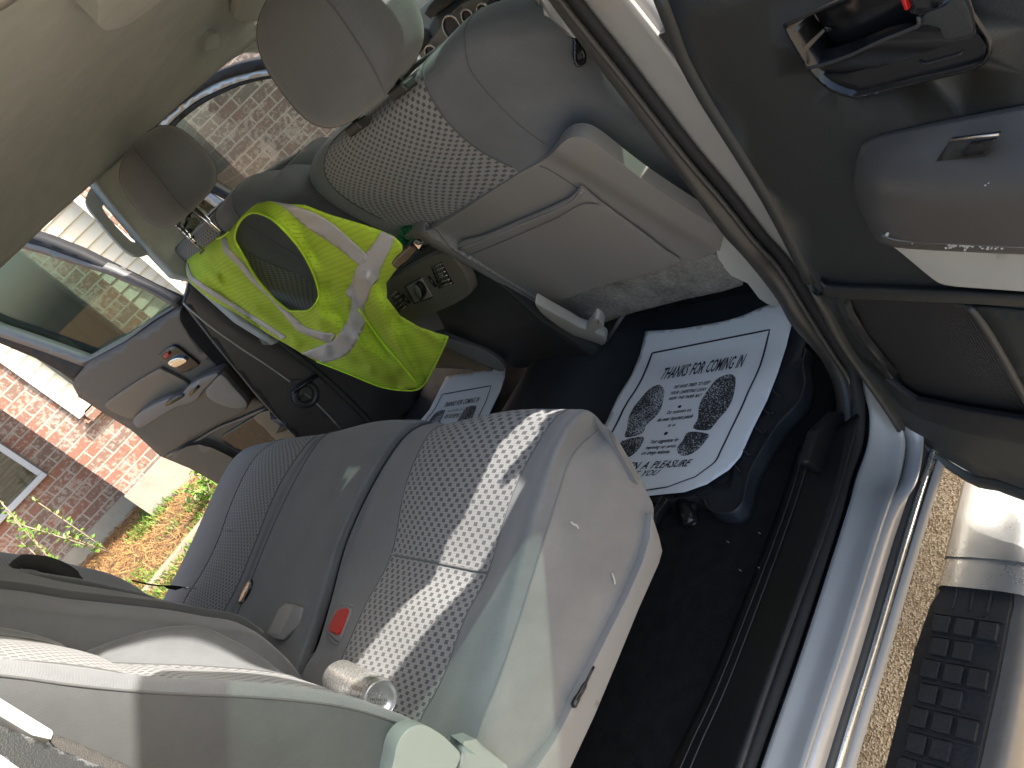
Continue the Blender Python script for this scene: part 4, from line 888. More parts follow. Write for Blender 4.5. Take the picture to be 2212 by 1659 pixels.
front = [GN[0][0] + Vector((0, .03, -.05))] + [p + Vector((0, .02, -.035)) for p in GN[0][1:5]] + [GN[0][5] + Vector((-.015, .003, -.010)), GN[0][6] + Vector((-.02, .0, -.006)), GN[0][7] + Vector((-.02, -.002, -.004))]
front2 = [p + Vector((-.06 if i > 4 else 0, -.03 if i < 5 else -.012, -.12 if i < 5 else -.02)) for i, p in enumerate(front)]
back = [p + Vector((0, -.10, -.03)) for p in GN[-1]]; back[-1] = GN[-1][-1] + Vector((-.02, -.08, -.02))
GN = [front2, front] + GN + [back]
GN = [[r[0] + Vector((-.004, 0, -.10))] + r for r in GN]
D = dense(GN, 6, 6); nC = len(D[0]) - 1
bench = mesh_grid("rear_bench", D, "cloth_grey", TR, c0=0, c1=12); bench['label'] = "near section of the split rear bench"
mesh_grid("cushion_panel", D, "cloth_check", bench, c0=12, c1=24)
mesh_grid("cushion_bolster", D, "cloth_grey", bench, c0=24, c1=36)
mesh_grid("cushion_side", D, "cloth_matte", bench, c0=36, c1=nC)
for c, th in ((12, .0016), (24, .0016), (36, .0018)): tube("seam", [D[i][c] for i in range(8, len(D) - 4, 3)], th, "cloth_dark" if c != 36 else "cloth_grey", bench, n=5, sub=3)
tube("cross_seam", [D[30][c] + Vector((0, 0, .0004)) for c in range(12, 25, 2)], .0022, "cloth_dark", bench, n=6)
bs = sheet("seat_base_side", [(1408, 1110), (1424, 1160), (1431, 1190), (1424, 1216), (1380, 1315), (1335, 1425), (1285, 1545), (1232, 1659), (1200, 1740), (1110, 1740), (1160, 1659), (1200, 1600), (1240, 1520), (1300, 1400), (1360, 1280), (1390, 1210), (1404, 1160)], lambda u, v, o=0: at(u, v, x=.742 + o), "vinyl_back", bench, thick=.02, bevel=.004, step=16)
tube("pull_slit", [at(u, v, x=.744) for u, v in [(1283, 1440), (1262, 1482), (1246, 1510), (1237, 1528)]], [.002, .004, .005, .002], "black_gloss", bs, n=6)
for pts in ([(1233, 1127), (1240, 1133), (1248, 1136)], [(1322, 1238), (1327, 1252), (1328, 1262)], [(1243, 1131), (1250, 1142)]):
    tube("scuff_mark", [at(u, v, x=.7295) for u, v in pts], .0016, "plastic_light", bench, n=5, sub=2)
# centre and far sections
CT = [
 [(545, 963), (600, 952), (690, 940), (715, 935), (800, 914), (868, 910), (904, 912), (918, 921)],
 [(505, 990), (550, 990), (655, 970), (680, 965), (770, 955), (825, 950), (855, 950), (868, 953)],
 [(467, 1053), (507, 1070), (600, 1055), (625, 1062), (710, 1060), (765, 1056), (790, 1053), (802, 1053)],
 [(413, 1173), (470, 1170), (552, 1172), (575, 1172), (660, 1175), (712, 1172), (735, 1172), (748, 1172)],
 [(380, 1240), (435, 1240), (515, 1262), (540, 1262), (620, 1290), (670, 1296), (697, 1298), (712, 1300)],
 [(355, 1290), (400, 1295), (480, 1330), (505, 1345), (580, 1385), (640, 1395), (665, 1398), (680, 1400)]]
GC = cpg(CT, [-.07, -.004, .004, .0, .006, .006, -.006, -.045])
fr_ = [p + Vector((0, .02, -.04)) for p in GC[0]]; bk_ = [p + Vector((0, -.12, -.03)) for p in GC[-1]]
GC = [[p + Vector((0, -.02, -.10)) for p in fr_], fr_] + GC + [bk_]
DC = dense(GC, 6, 6)
cc = mesh_grid("cushion_centre", DC, "cloth_grey", bench, c0=18, c1=len(DC[0]) - 1)
mesh_grid("cushion_far_side", DC, "cloth_dark", bench, c0=0, c1=6)
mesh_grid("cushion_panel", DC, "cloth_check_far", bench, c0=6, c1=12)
mesh_grid("cushion_far_bolster", DC, "cloth_grey", bench, c0=12, c1=18)
for c in (6, 12, 18): tube("seam", [DC[i][c] for i in range(8, len(DC) - 4, 3)], .0022, "cloth_dark", bench, n=5, sub=3)
tube("cross_seam", [CP(u, v, .002) for u, v in [(485, 1145), (520, 1150), (557, 1158)]], .0022, "cloth_dark", bench, n=5)
# bench backrest: one profile, bolsters by section
BL = {.27: -.46, .38: -.43, .44: -.424, .54: -.43, .58: -.448, .635: -.49, .667: -.53, .69: -.556, .72: -.552, .80: -.569, .86: -.60, .92: -.64, .965: -.72}
PL_ = {.27: -.46, .38: -.425, .445: -.444, .54: -.485, .60: -.515, .663: -.545, .69: -.562, .72: -.552, .80: -.576, .86: -.605, .92: -.645, .965: -.72}
PR = {.27: -.46, .38: -.42, .45: -.425, .512: -.437, .575: -.464, .656: -.493, .69: -.520, .735: -.524, .79: -.546, .84: -.568, .92: -.62, .965: -.71}
ST = {.27: -.46, .38: -.42, .458: -.428, .519: -.443, .60: -.474, .68: -.51, .757: -.544, .85: -.576, .92: -.615, .965: -.70}
CT_ = {.27: -.43, .35: -.398, .44: -.393, .47: -.405, .55: -.433, .63: -.469, .72: -.512, .81: -.548, .88: -.59, .965: -.68}
CF = {.27: -.40, .334: -.377, .444: -.40, .54: -.433, .68: -.487, .786: -.52, .88: -.57, .965: -.67}
FA = {.27: -.42, .44: -.416, .50: -.422, .61: -.456, .74: -.508, .82: -.545, .9: -.59, .965: -.69}
def yp(T, z):
    if isinstance(T, tuple): return sum(yp(q, z) for q in T) / len(T)
    k = sorted(T)
    for a, b_ in zip(k, k[1:]):
        if z <= b_: f = (z - a) / (b_ - a); return T[a] * (1 - f) + T[b_] * f
    return T[k[-1]]
zs = [.27, .33, .38, .44, .50, .56, .62, .66, .69, .72, .78, .84, .90, .95, .965]
def backsec(name, xs, mats, near=False):
    G = dense([[Vector((x, yp(T, z) + o, z)) for x, T, o in xs] for z in zs], 5, 4)
    return [mesh_grid(nm, G, mt, None, c0=a * 5, c1=b_ * 5) for (a, b_, mt, nm) in mats], G
xs = [(.205, BL, -.06), (.215, BL, -.012), (.245, BL, 0), (.285, PL_, 0), (.45, (PL_, PR), .006), (.612, PR, 0), (.655, ST, .014), (.69, ST, .004), (.705, ST, -.03), (.712, ST, -.09), (.712, ST, -.15)]
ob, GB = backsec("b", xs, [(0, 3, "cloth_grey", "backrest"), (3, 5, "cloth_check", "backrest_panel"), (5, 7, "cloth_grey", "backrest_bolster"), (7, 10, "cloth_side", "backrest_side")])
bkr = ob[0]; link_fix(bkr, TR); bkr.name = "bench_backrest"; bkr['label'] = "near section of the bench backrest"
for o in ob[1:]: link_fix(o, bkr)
tube("seam", [p for p in [GB[i][35] + Vector((.001, .0005, 0)) for i in range(2, 54, 3)]], .0016, "cloth_dark", bkr, n=5, sub=3)
for c in (15, 25): tube("seam", [GB[i][c] for i in range(2, 54, 3)], .0016, "cloth_dark", bkr, n=5, sub=3)
xs = [(-.775, FA, -.10), (-.765, FA, -.04), (-.74, FA, 0), (-.68, FA, .004), (-.45, FA, -.006), (-.30, FA, 0), (-.27, CF, -.03), (-.262, CF, -.06), (-.255, CF, -.02), (-.23, CF, 0), (-.03, (CF, CT_), .004), (.15, CT_, 0), (.19, CT_, -.02), (.203, CT_, -.07)]
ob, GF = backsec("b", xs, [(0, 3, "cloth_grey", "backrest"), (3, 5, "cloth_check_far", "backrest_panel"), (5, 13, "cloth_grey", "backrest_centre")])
for o in ob: link_fix(o, bkr)
# fold of the fold-down section and strap loop
tube("piping", [GF[i][52] + Vector((0, .004, 0)) for i in range(8, 54, 4)], .009, "cloth_dark", bkr, n=8, sub=3)
tube("strap_loop", [Vector((-.42, y, z)) for y, z in [(-.515, .74), (-.495, .735), (-.478, .70), (-.470, .66), (-.472, .625), (-.48, .60)]], [.012, .016, .018, .018, .014, .01], "belt_web", bkr, n=10)
tube("belt_cord", [at(u, v, x=-.70) for u, v in [(285, 1254), (320, 1262), (352, 1266)]], .0022, "black_gloss", bkr, n=6)
sheet("latch_tongue", [(350, 1264), (372, 1264), (395, 1267), (393, 1271), (380, 1275), (362, 1272)], lambda u, v, o=0: at(u, v, x=-.66), "black_gloss", bkr, thick=.006, bevel=.001)
sheet("latch_blade", [(393, 1266), (434, 1271), (435, 1274), (393, 1271)], lambda u, v, o=0: at(u, v, x=-.66), "chrome", bkr, thick=.003)
# hinge covers at the outboard end
HC = lambda u, v, o=0: at(u, v, x=.735 + o)
hc = sheet("hinge_cover", sm([(852, 1700), (852, 1640), (862, 1600), (884, 1574), (914, 1566), (948, 1583), (975, 1606), (996, 1632), (986, 1660), (978, 1700)], 3, True), HC, "cover_grey", bkr, thick=.03, bevel=.01, step=12)
sheet("hinge_link", [(1002, 1602), (1028, 1596), (1060, 1625), (1096, 1654), (1092, 1700), (985, 1700)], HC, "cover_grey", bkr, thick=.03, bevel=.006, step=14)
# buckles in the gap
def obox(name, quad, off, depth, mat, parent, bevel=.003): return sheet(name, quad, lambda u, v, o=0: CP(u, v, off + o), mat, parent, thick=depth, bevel=bevel, step=30, smooth=False)
bw_ = obox("belt_buckle", sm([(706, 1352), (712, 1335), (728, 1312), (742, 1308), (756, 1313), (752, 1330), (740, 1362), (728, 1386), (714, 1374), (705, 1366)], 2, True), .010, .03, "buckle_grey", bench)
obox("release_button", sm([(708, 1359), (716, 1340), (728, 1318), (744, 1313), (749, 1319), (742, 1342), (731, 1368), (722, 1369)], 2, True), .014, .02, "buckle_red", bw_, bevel=.002)
obox("buckle_pocket", sm([(703, 1360), (726, 1310), (745, 1303), (762, 1309), (758, 1330), (742, 1375), (726, 1394), (708, 1378)], 2, True), .006, .03, "cloth_grey", bw_, bevel=.004)
b2 = Pl(CP(612, 1340, .03), (.55, -.3, .7))
bk2 = sheet("belt_buckle", sm([(573, 1368), (583, 1348), (600, 1313), (617, 1300), (655, 1311), (648, 1346), (628, 1366), (610, 1384), (590, 1380)], 1, True), b2, "buckle_grey", bench, thick=.028, bevel=.005, step=30)
sheet("buckle_face", [(576, 1368), (588, 1345), (602, 1316), (617, 1303), (634, 1307), (618, 1345), (604, 1370)], b2, "vinyl_back", bk2, thick=.004, off=.002, bevel=.001, step=30)
obox("belt_slot", sm([(513, 1303), (518, 1284), (530, 1260), (540, 1250), (542, 1262), (534, 1282), (522, 1300)], 2, True), .006, .02, "black_gloss", bench)
obox("slot_button", [(515, 1299), (521, 1283), (536, 1257), (539, 1258), (531, 1278), (519, 1300)], .010, .008, "ring_metal", bench, bevel=.001)
sheet("belt_anchor", [(640, 1425), (672, 1408), (690, 1420), (702, 1442), (688, 1478), (668, 1462)], lambda u, v, o=0: CP(u, v, -.03 + o), "buckle_grey", bench, thick=.02, bevel=.003)
# shoulder belt and pillar by the near door, bottom left of the view
RP = Pl((.80, -.585, .8), (.8, .55, .1))
sheet("belt_guide_cover", sm([(-40, 1478), (0, 1508), (60, 1545), (112, 1577), (115, 1584), (110, 1597), (70, 1588), (0, 1546), (-50, 1520)], 1, True), RP, "plastic_light", TR, thick=.015, bevel=.003)
sheet("shoulder_belt", [(108, 1598), (114, 1584), (170, 1605), (260, 1645), (340, 1690), (330, 1720), (240, 1700), (150, 1650)], Pl((.80, -.59, .8), (.8, .55, .1)), "belt_web", TR, thick=.003)
sheet("rear_pillar_trim", [(-60, 1540), (0, 1566), (70, 1595), (130, 1620), (220, 1655), (300, 1700), (200, 1760), (100, 1720), (0, 1638), (-60, 1600)], Pl((.83, -.60, .8), (.8, .55, .1)), "plastic_dark", TR, thick=.02, bevel=.004)
sheet("rear_pillar_metal", [(-60, 1600), (0, 1630), (45, 1662), (80, 1710), (0, 1760), (-80, 1700)], Pl((.845, -.60, .8), (.8, .55, .1)), "silver_inner", TR, thick=.02, bevel=.004)

# ================= near rear door (open, inner face to the camera)
PN = R(68); ND = Pl((1.0, .36, 0), (-math.cos(PN), -math.sin(PN), 0)); ne = Vector((math.sin(PN), -math.cos(PN), 0))
def NDz(a, z, off=0.): return Vector((1.0, .36, 0)) + ne * a + ND.n * off + Vector((0, 0, z))
def n2(p, off=0.):
    return NDz(p[0], p[1], off) if abs(p[0]) < 5 else ND(p[0], p[1], off)
edge = [(1420, -40), (1457, 57), (1480, 120), (1530, 213), (1597, 320), (1664, 430), (1724, 545), (1752, 603), (1808, 713), (1872, 806), (1918, 873), (1952, 926), (1995, 956), (2042, 990), (2105, 1026), (2212, 1056)]
def pa(p):  # to (a, z) of the door
    q = ND(*p); d = q - Vector((1.0, .36, 0)); return (d.dot(ne), q.z)
epts = [pa(p) for p in edge]
outl = [(.02, .83)] + epts + [(.45, -.16), (.80, -.12), (.86, .1), (.87, .835)]
def az(name, poly, mat, parent, off, th, bevel=.0, step=.05, holes=(), surf=None, smooth=True):
    k = 100.0
    f = surf or (lambda a, z: off)
    return sheet(name, [(p[0] * k, p[1] * k) for p in poly], lambda u, v, o=0: NDz(u / k, v / k, f(u / k, v / k)), mat, parent, step=step * k, thick=th, bevel=bevel, holes=[[(p[0] * k, p[1] * k) for p in h] for h in holes], smooth=smooth)
cupz = [pa(p) for p in sm([(1693, 62), (1697, 54), (1712, 46), (1760, 24), (1808, 2), (1880, -25), (1990, -50), (2070, -40), (2100, 30), (2132, 78), (2140, 105), (2134, 128), (2108, 150), (1980, 182), (1855, 212), (1835, 211), (1800, 200), (1768, 178), (1735, 137)], 2, True)]
spkz = [pa(p) for p in sm([(1810, 650), (1813, 644), (1830, 640), (1950, 648), (2085, 655), (2212, 666)], 2)] + [(.62, .33), (.62, .12)] + [pa(p) for p in sm([(2212, 935), (2080, 905), (1990, 880), (1948, 850), (1908, 803), (1858, 740), (1825, 686)], 2)]
def dsurf(a, z):
    o = 0.
    lo = -.13 + .10 * max(0, .2 - a)   # lower edge rolls away
    return o
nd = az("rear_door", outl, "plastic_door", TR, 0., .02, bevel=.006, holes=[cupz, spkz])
nd['label'] = "open rear door close to the camera, dark inner panel"
# rounded hinge-side edge: tube that gives the panel its thickness
tube("panel_edge", [ND(u, v, -.004) for u, v in edge[:8]], .012, "plastic_door", nd, n=10, sub=2)
G = []
for p in edge[7:]:
    q = ND(*p); G.append([q, q + ND.n * .012 + Vector((.004, 0, -.012)), q + ND.n * .002 + Vector((.004, .0, -.03)), q - ND.n * .05 + Vector((0, 0, -.034))])
G.append([NDz(.45, -.16), NDz(.45, -.172, .012), NDz(.45, -.19, .002), NDz(.45, -.194, -.05)])
mesh_grid("lower_lip", dense(G, 4, 3), "plastic_door", nd, thick=.004)
prism("outer_skin", [NDz(a, z, -.06) for a, z in [(.01, .84), (-.02, .3), (.06, .0), (.3, -.14), (.84, -.14), (.88, .1), (.89, .84)]], ND.n * -.03, "silver_paint", nd, bevel=.01)
# window frame, glass (above the picture) - they throw the light patches on the bench
fo = [(.07, .835), (.13, .92), (.17, 1.0), (.195, 1.08), (.225, 1.2), (.28, 1.38), (.38, 1.51), (.52, 1.53), (.80, 1.50), (.87, 1.2), (.89, .835)]
fi = [(.165, .835), (.20, .92), (.245, .98), (.27, 1.08), (.30, 1.2), (.35, 1.34), (.42, 1.43), (.53, 1.44), (.75, 1.42), (.82, 1.2), (.835, .835)]
wfr = az("window_frame", fo + fi[::-1], "seal", nd, -.02, .035, step=.05)
az("window_glass", [(a, z) for a, z in fi], "glass_tint", nd, -.035, .004, step=.2, smooth=False)
# recessed door pull
cup = az("handle_cup", cupz, "black_gloss", nd, -.035, .01, step=.03)
sheet("cup_rim", [tuple(p) for p in sm([(1693, 62), (1697, 54), (1712, 46), (1760, 24), (1808, 2), (1880, -25), (1990, -50), (2070, -40), (2100, 30), (2132, 78), (2140, 105), (2134, 128), (2108, 150), (1980, 182), (1855, 212), (1835, 211), (1800, 200), (1768, 178), (1735, 137)], 2, True)], lambda u, v, o=0: ND(u, v, .003), "black_gloss", cup, thick=.04, step=8, holes=[[tuple(p) for p in sm([(1699, 64), (1705, 57), (1715, 51), (1762, 29), (1810, 8), (1880, -18), (1990, -42), (2066, -32), (2094, 34), (2126, 81), (2133, 105), (2128, 124), (2105, 144), (1978, 176), (1855, 206), (1837, 205), (1803, 194), (1773, 174), (1741, 134)], 2, True)]])
def lever(u, v, o=0.):
    return ND(u, v, .006 - .00001 * (v - 90) ** 2 * .3)
sheet("scoop", [(1738, 150), (1762, 160), (1830, 160), (1960, 124), (2108, 66), (2132, 100), (2126, 124), (2105, 146), (1978, 178), (1855, 208), (1837, 208), (1803, 196), (1773, 176)], lambda u, v, o=0: ND(u, v, -.004), "black_gloss", cup, thick=.01, bevel=.003, step=16)
lv = sheet("pull_lever", sm([(1738, 150), (1760, 147), (1825, 130), (1900, 92), (1960, 66), (1982, 56), (1983, 36), (2000, 26), (2040, 12), (2062, -20), (2090, 0), (2104, 40), (2108, 74), (2090, 84), (2040, 100), (1960, 128), (1880, 150), (1830, 164), (1795, 168), (1762, 164)], 2, True), lever, "black_gloss", cup, thick=.02, bevel=.005, step=12)
sheet("lever_face", sm([(1990, 50), (2000, 30), (2042, 14), (2064, -10), (2086, 8), (2098, 44), (2100, 70), (2070, 80), (2040, 85), (2030, 60)], 2, True), lambda u, v, o=0: ND(u, v, .0075), "plastic_dark", lv, thick=.004, bevel=.001, step=14)
tube("lever_edge", [ND(u, v, .010) for u, v in [(1745, 148), (1790, 136), (1840, 118), (1900, 90), (1960, 66), (1984, 54), (1984, 36)]], .0018, "plastic_dark", lv, n=8)
sheet("lock_button", [(1942, -8), (1950, -12), (1962, 22), (1954, 24)], lambda u, v, o=0: ND(u, v, .004), "buckle_red", cup, thick=.01, bevel=.001)
sheet("lock_lever", [(1953, -30), (1990, -40), (2062, -30), (2058, 0), (2030, 14), (1990, 33), (1966, 28)], lambda u, v, o=0: ND(u, v, .0), "black_gloss", cup, thick=.02, bevel=.004)
sheet("reflector_slot", [(1985, 133), (1995, 138), (2068, 118), (2080, 112), (2075, 120), (1998, 141)], lambda u, v, o=0: ND(u, v, -.002), "plastic_dark", cup, thick=.004)
# armrest: lofted section along the door
def armrow(pts, offs): return [ND(u, v, o) for (u, v), o in zip(pts, offs)]
AR = []
tops = [(1864, 320), (1875, 306), (1908, 294), (1975, 278), (2042, 263), (2130, 246), (2212, 230), (2420, 190)]
mid = [(1852, 372), (1862, 362), (1900, 352), (1970, 345), (2042, 340), (2130, 335), (2212, 330), (2420, 322)]
crs = [(1850, 412), (1860, 410), (1900, 411), (1970, 412), (2042, 412), (2130, 411), (2212, 410), (2420, 408)]
low = [(1872, 466), (1880, 470), (1912, 474), (1975, 476), (2042, 478), (2130, 480), (2212, 482), (2420, 487)]
bot = [(1905, 516), (1912, 520), (1938, 527), (1985, 531), (2042, 534), (2130, 538), (2212, 541), (2420, 550)]
for i in range(8):
    k = [0., .022, .045, .05, .05, .05, .05, .05][i]
    r = armrow([tops[i], mid[i], crs[i], low[i], bot[i]], [.0, k * .6, k, k * .98, k * .85]); r.append(r[-1] - ND.n * .04 + Vector((0, 0, -.004))); AR.append(r)
AR = [list(c) for c in zip(*AR)]
arm_n = mesh_grid("armrest", dense(AR, 5, 6), "armrest_pad", nd, thick=.004)
tube("armrest_seam", [ND(u, v, .051) for u, v in [(1905, 508), (1935, 518), (1985, 523), (2042, 526), (2130, 530), (2212, 534)]], .0011, "plastic_mid", arm_n, n=5)
rr = random.Random(4)
for (cu, cv, n_, su, sv) in ((2058, 528, 26, 14, 9), (2085, 531, 26, 18, 7), (2150, 533, 12, 30, 5), (2000, 524, 6, 26, 5), (1915, 506, 3, 9, 3), (2135, 405, 4, 14, 8), (2060, 520, 12, 22, 8)):
    ob = []
    for _ in range(n_):
        u = cu + rr.gauss(0, su * .5); v = cv + rr.gauss(0, sv * .5); s_ = rr.uniform(1.2, 3.6); a = rr.uniform(0, 3)
        ob.append(link("nick", [ND(u + s_ * math.cos(a + q), v + s_ * .6 * math.sin(a + q), .0505) for q in (0, 1.3, 2.6, 3.9, 5.2)], [(0, 1, 2, 3, 4)], "plastic_light", None, smooth=False, thick=.0012))
    merge("scratches", ob, arm_n)
swn = sheet("window_switch", [(2022, 348), (2052, 303), (2158, 290), (2130, 338)], lambda u, v, o=0: ND(u, v, .036 + .0), "plastic_dark", arm_n, thick=.004, step=40)
sheet("switch_rocker", [(2075, 343), (2092, 312), (2150, 303), (2126, 336)], lambda u, v, o=0: ND(u, v, .040), "black_gloss", swn, thick=.006, bevel=.002, step=40)
tube("switch_edge", [ND(u, v, .039) for u, v in [(2052, 303), (2105, 296), (2158, 290)]], .0012, "ring_metal", swn, n=5, sub=1)
# light insert below the armrest
sheet("door_insert", sm([(1928, 528), (1945, 545), (1975, 570), (2015, 603), (2042, 616), (2100, 622), (2212, 630), (2400, 648), (2400, 560), (2212, 543), (2042, 534), (1985, 530)], 2, True), lambda u, v, o=0: ND(u, v, .012), "insert_grey", nd, thick=.015, bevel=.004, step=26)
# moulded ledge above the speaker
LG = []
for (u, v) in [(1775, 606), (1785, 614), (1820, 618), (1900, 620), (2000, 624), (2100, 629), (2212, 635), (2400, 648)]:
    LG.append([ND(u, v - 6, .0), ND(u, v + 2, .012), ND(u, v + 14, .014), ND(u, v + 28, .0)])
mesh_grid("door_ledge", dense(LG, 4, 4), "plastic_door", nd, thick=.003)
# speaker grille: shallow dish with a fine mesh and a raised pull pocket edge
m_, nt_, b_ = nodes("grille"); L_ = nt_.links
tc_ = N(nt_, "ShaderNodeTexCoord"); vo_ = N(nt_, "ShaderNodeTexVoronoi"); setin(vo_, Scale=230., Randomness=0.); L_.new(tc_.outputs['UV'], vo_.inputs['Vector'])
r_ = N(nt_, "ShaderNodeMapRange"); setin(r_, From_Min=.2, From_Max=.45, To_Min=.05, To_Max=1.); L_.new(vo_.outputs['Distance'], r_.inputs[0])
s_ = N(nt_, "ShaderNodeVectorMath", operation='SCALE'); s_.inputs[0].default_value = (.022, .021, .021); L_.new(r_.outputs[0], s_.inputs['Scale']); L_.new(s_.outputs[0], b_.inputs['Base Color'])
bp_ = N(nt_, "ShaderNodeBump"); setin(bp_, Strength=1., Distance=.001); L_.new(r_.outputs[0], bp_.inputs['Height']); L_.new(bp_.outputs[0], b_.inputs['Normal']); setin(b_, Roughness=.45)
az("speaker_grille", spkz, "grille", nd, 0, .004, step=.02, surf=lambda a, z: -.012 - .012 * math.exp(-((a - .30) ** 2 + (z - .15) ** 2) / .01))
grl = sheet("grille_rim", [(1804, 650), (1810, 638), (1832, 633), (1840, 641), (1823, 650), (1834, 686), (1866, 739), (1915, 798), (1930, 816), (1920, 822), (1904, 806), (1854, 742), (1820, 688)], lambda u, v, o=0: ND(u, v, .004), "plastic_dark", nd, thick=.012, bevel=.002, step=14)
tube("pocket_ridge", [ND(u, v, -.004) for u, v in [(2060, 656), (2090, 662), (2108, 676), (2135, 715), (2162, 760), (2190, 810), (2216, 856), (2240, 900)]], [.003, .006, .007, .007, .007, .007, .005], "plastic_dark", nd, n=10)
sheet("pocket_panel", [(2095, 662), (2115, 680), (2165, 760), (2216, 852), (2260, 900), (2400, 900), (2400, 690), (2212, 672)], lambda u, v, o=0: ND(u, v, -.003), "plastic_door", nd, thick=.006, step=30)
sheet("map_bin", [(1912, 818), (1942, 842), (1975, 864), (2080, 886), (2212, 908), (2400, 942), (2400, 1010), (2212, 962), (2080, 936), (1990, 906), (1948, 880), (1925, 852)], lambda u, v, o=0: ND(u, v, .006), "rubber", nd, thick=.01, bevel=.003, step=20)

# ================= running board
Z0 = -.21
brd = TR
def Zp(u, v, z=Z0): return at(u, v, z=z)
def bx2(name, x0, x1, y0, y1, z0, z1, mat, parent, bevel=.01): return box(name, ((x0 + x1) / 2, (y0 + y1) / 2, (z0 + z1) / 2), (x1 - x0, y1 - y0, z1 - z0), mat, parent, bevel=bevel)
prof_b = [(.955, -.235), (.957, -.213), (.965, -.205), (1.0, -.203), (1.06, -.203), (1.085, -.207), (1.100, -.222), (1.106, -.26), (1.10, -.335), (1.04, -.30), (.97, -.27), (.955, -.25)]
rb = sweep_y("running_board", prof_b, .255, 1.65, "board_metal", TR, n=6)
rb2 = sweep_y("end_cap", [(x + (.0), z - .004) for x, z in prof_b], .20, .262, "board_metal", rb, n=3)
sweep_y("board_tray", [(.948, -.235), (.95, -.228), (1.05, -.228), (1.082, -.226), (1.090, -.222), (1.102, -.225), (1.108, -.26), (1.10, -.335), (1.04, -.30), (.96, -.27), (.948, -.25)], -1.6, .215, "board_trim", rb, n=8)
padp = [(2048, 1245), (2055, 1215), (2068, 1200), (2090, 1194), (2130, 1192), (2160, 1195), (2180, 1205), (2186, 1225), (2184, 1300), (2176, 1335), (2150, 1470), (2108, 1659), (2070, 1850), (1860, 1850), (1912, 1659), (1975, 1406), (2010, 1306), (2034, 1272)]
pad = sheet("step_pad", padp, lambda u, v, o=0: Zp(u, v, -.214), "step_rubber", rb, thick=.014, bevel=.003, step=30)
blocks = []
xL, xR = .962, 1.064
for i in range(22):
    y = .130 - i * .040
    for j in range(3):
        w_ = .027; x = xL + .017 + j * .035 + (.006 if i % 2 else 0)
        if x + w_ / 2 > xR: continue
        blocks.append(box("b", (x, y, -.2115), (w_, .028, .010), "step_rubber", None, bevel=.0015))
    blocks.append(box("b", ((xL + xR) / 2 + .004, y + .020, -.2128), (xR - xL, .0035, .004), "step_rubber", None, bevel=.0008))
merge("tread_blocks", blocks, rb)
blocks = [box("b", (.99 + .026 * j, .196, -.2128), (.004, .07, .004), "step_rubber", None, bevel=.001) for j in range(3)]
merge("tread_ribs", blocks, rb)
for u, v in ((2113, 1268), (2121, 1331)): disc("drain_hole", Zp(u, v, -.2138), (0, .05, 1), .004, .0006, "black_gloss", rb, seg=14, bevel=0)

# ================= floor coverings
def floor_z(x, y):
    hump = .085 * math.exp(-((x + .02) / .16) ** 4) * min(1, max(0, (y + .15) / .2))
    kick = .10 * max(0, (y - .60) / .3) ** 1.3
    return .012 + hump + kick
def drop(u, v, off=0.):
    z = .02
    for _ in range(12):
        p = at(u, v, z=z + off); z = .6 * z + .4 * floor_z(p.x, p.y)
    return at(u, v, z=z + off)
Gm = []
for i in range(15):
    y = .20 + i * .054; row = []
    for j in range(26):
        x = -.82 + 1.52 * j / 25
        row.append(Vector((x, y, floor_z(x, y) + .002 * noise.noise(Vector((x * 7, y * 7, 0))))))
    Gm.append(row)
mat_ = mesh_grid("floor_mat", dense(Gm, 3, 3), "floor_mat_rubber", None, thick=.006)
tag(mat_, "black rubber floor liner with a raised rim covering the rear footwell", "floor mat")
rim = [(1736, 752), (1738, 762), (1732, 786), (1736, 815), (1735, 836), (1722, 870), (1682, 913), (1655, 953), (1618, 1020), (1606, 1077), (1591, 1099), (1573, 1107), (1547, 1105), (1527, 1093), (1521, 1079), (1500, 1072), (1440, 1080)]
RG = []
for u, v in rim:
    t = at(u, v, z=.034); b_ = Vector((t.x, t.y, .002)); c = (Vector((.5, .42, 0)) - Vector((t.x, t.y, 0))).normalized()
    RG.append([b_ - c * .008, t - c * .003, t, t + c * .006 + Vector((0, 0, -.01)), Vector((t.x, t.y, .014)) + c * .02, Vector((t.x, t.y, .013)) + c * .10])
mesh_grid("raised_rim", dense(RG, 3, 4), "floor_mat_rubber", mat_, thick=.002)
for u0, v0, u1, v1 in ((1668, 840, 1682, 856), (1682, 852, 1690, 858), (1648, 880, 1662, 894), (1664, 893, 1672, 890), (1628, 918, 1645, 935), (1647, 935, 1655, 930), (1600, 965, 1620, 985), (1585, 1000, 1600, 1020), (1640, 955, 1650, 964)):
    tube("rib", [at(u0, v0, z=.018), at((u0 + u1) / 2, (v0 + v1) / 2 + 2, z=.021), at(u1, v1, z=.018)], .0022, "floor_mat_rubber", mat_, n=6, sub=2)
tube("hump_edge", [drop(u, v, .004) for u, v in [(1090, 776), (1130, 768), (1180, 757), (1230, 746), (1265, 734), (1285, 722)]], .006, "floor_mat_rubber", mat_, n=8)
for u, v, w_ in ((1490, 1075, .011), (1452, 1090, .013)):
    pass
tube("seat_leg", [at(1440, 1080, z=.03), at(1375, 1190, z=.02)], .013, "black_gloss", bench, n=12, sub=1)
tube("seat_leg", [at(1477, 1085, z=.02), at(1492, 1128, z=.012), at(1494, 1132, z=.01)], .017, "black_gloss", bench, n=12, sub=1)
tube("seat_leg", [at(1508, 1072, z=.02), at(1482, 1132, z=.012)], .008, "black_gloss", bench, n=12, sub=1)
for u, v in ((1638, 1150), (1570, 1169), (1712, 1100), (1596, 1230), (1636, 1224)): tube("lint", [at(u, v, z=.012), at(u + 5, v + 3, z=.013)], .0006, "plastic_light", mat_, n=4, sub=1)

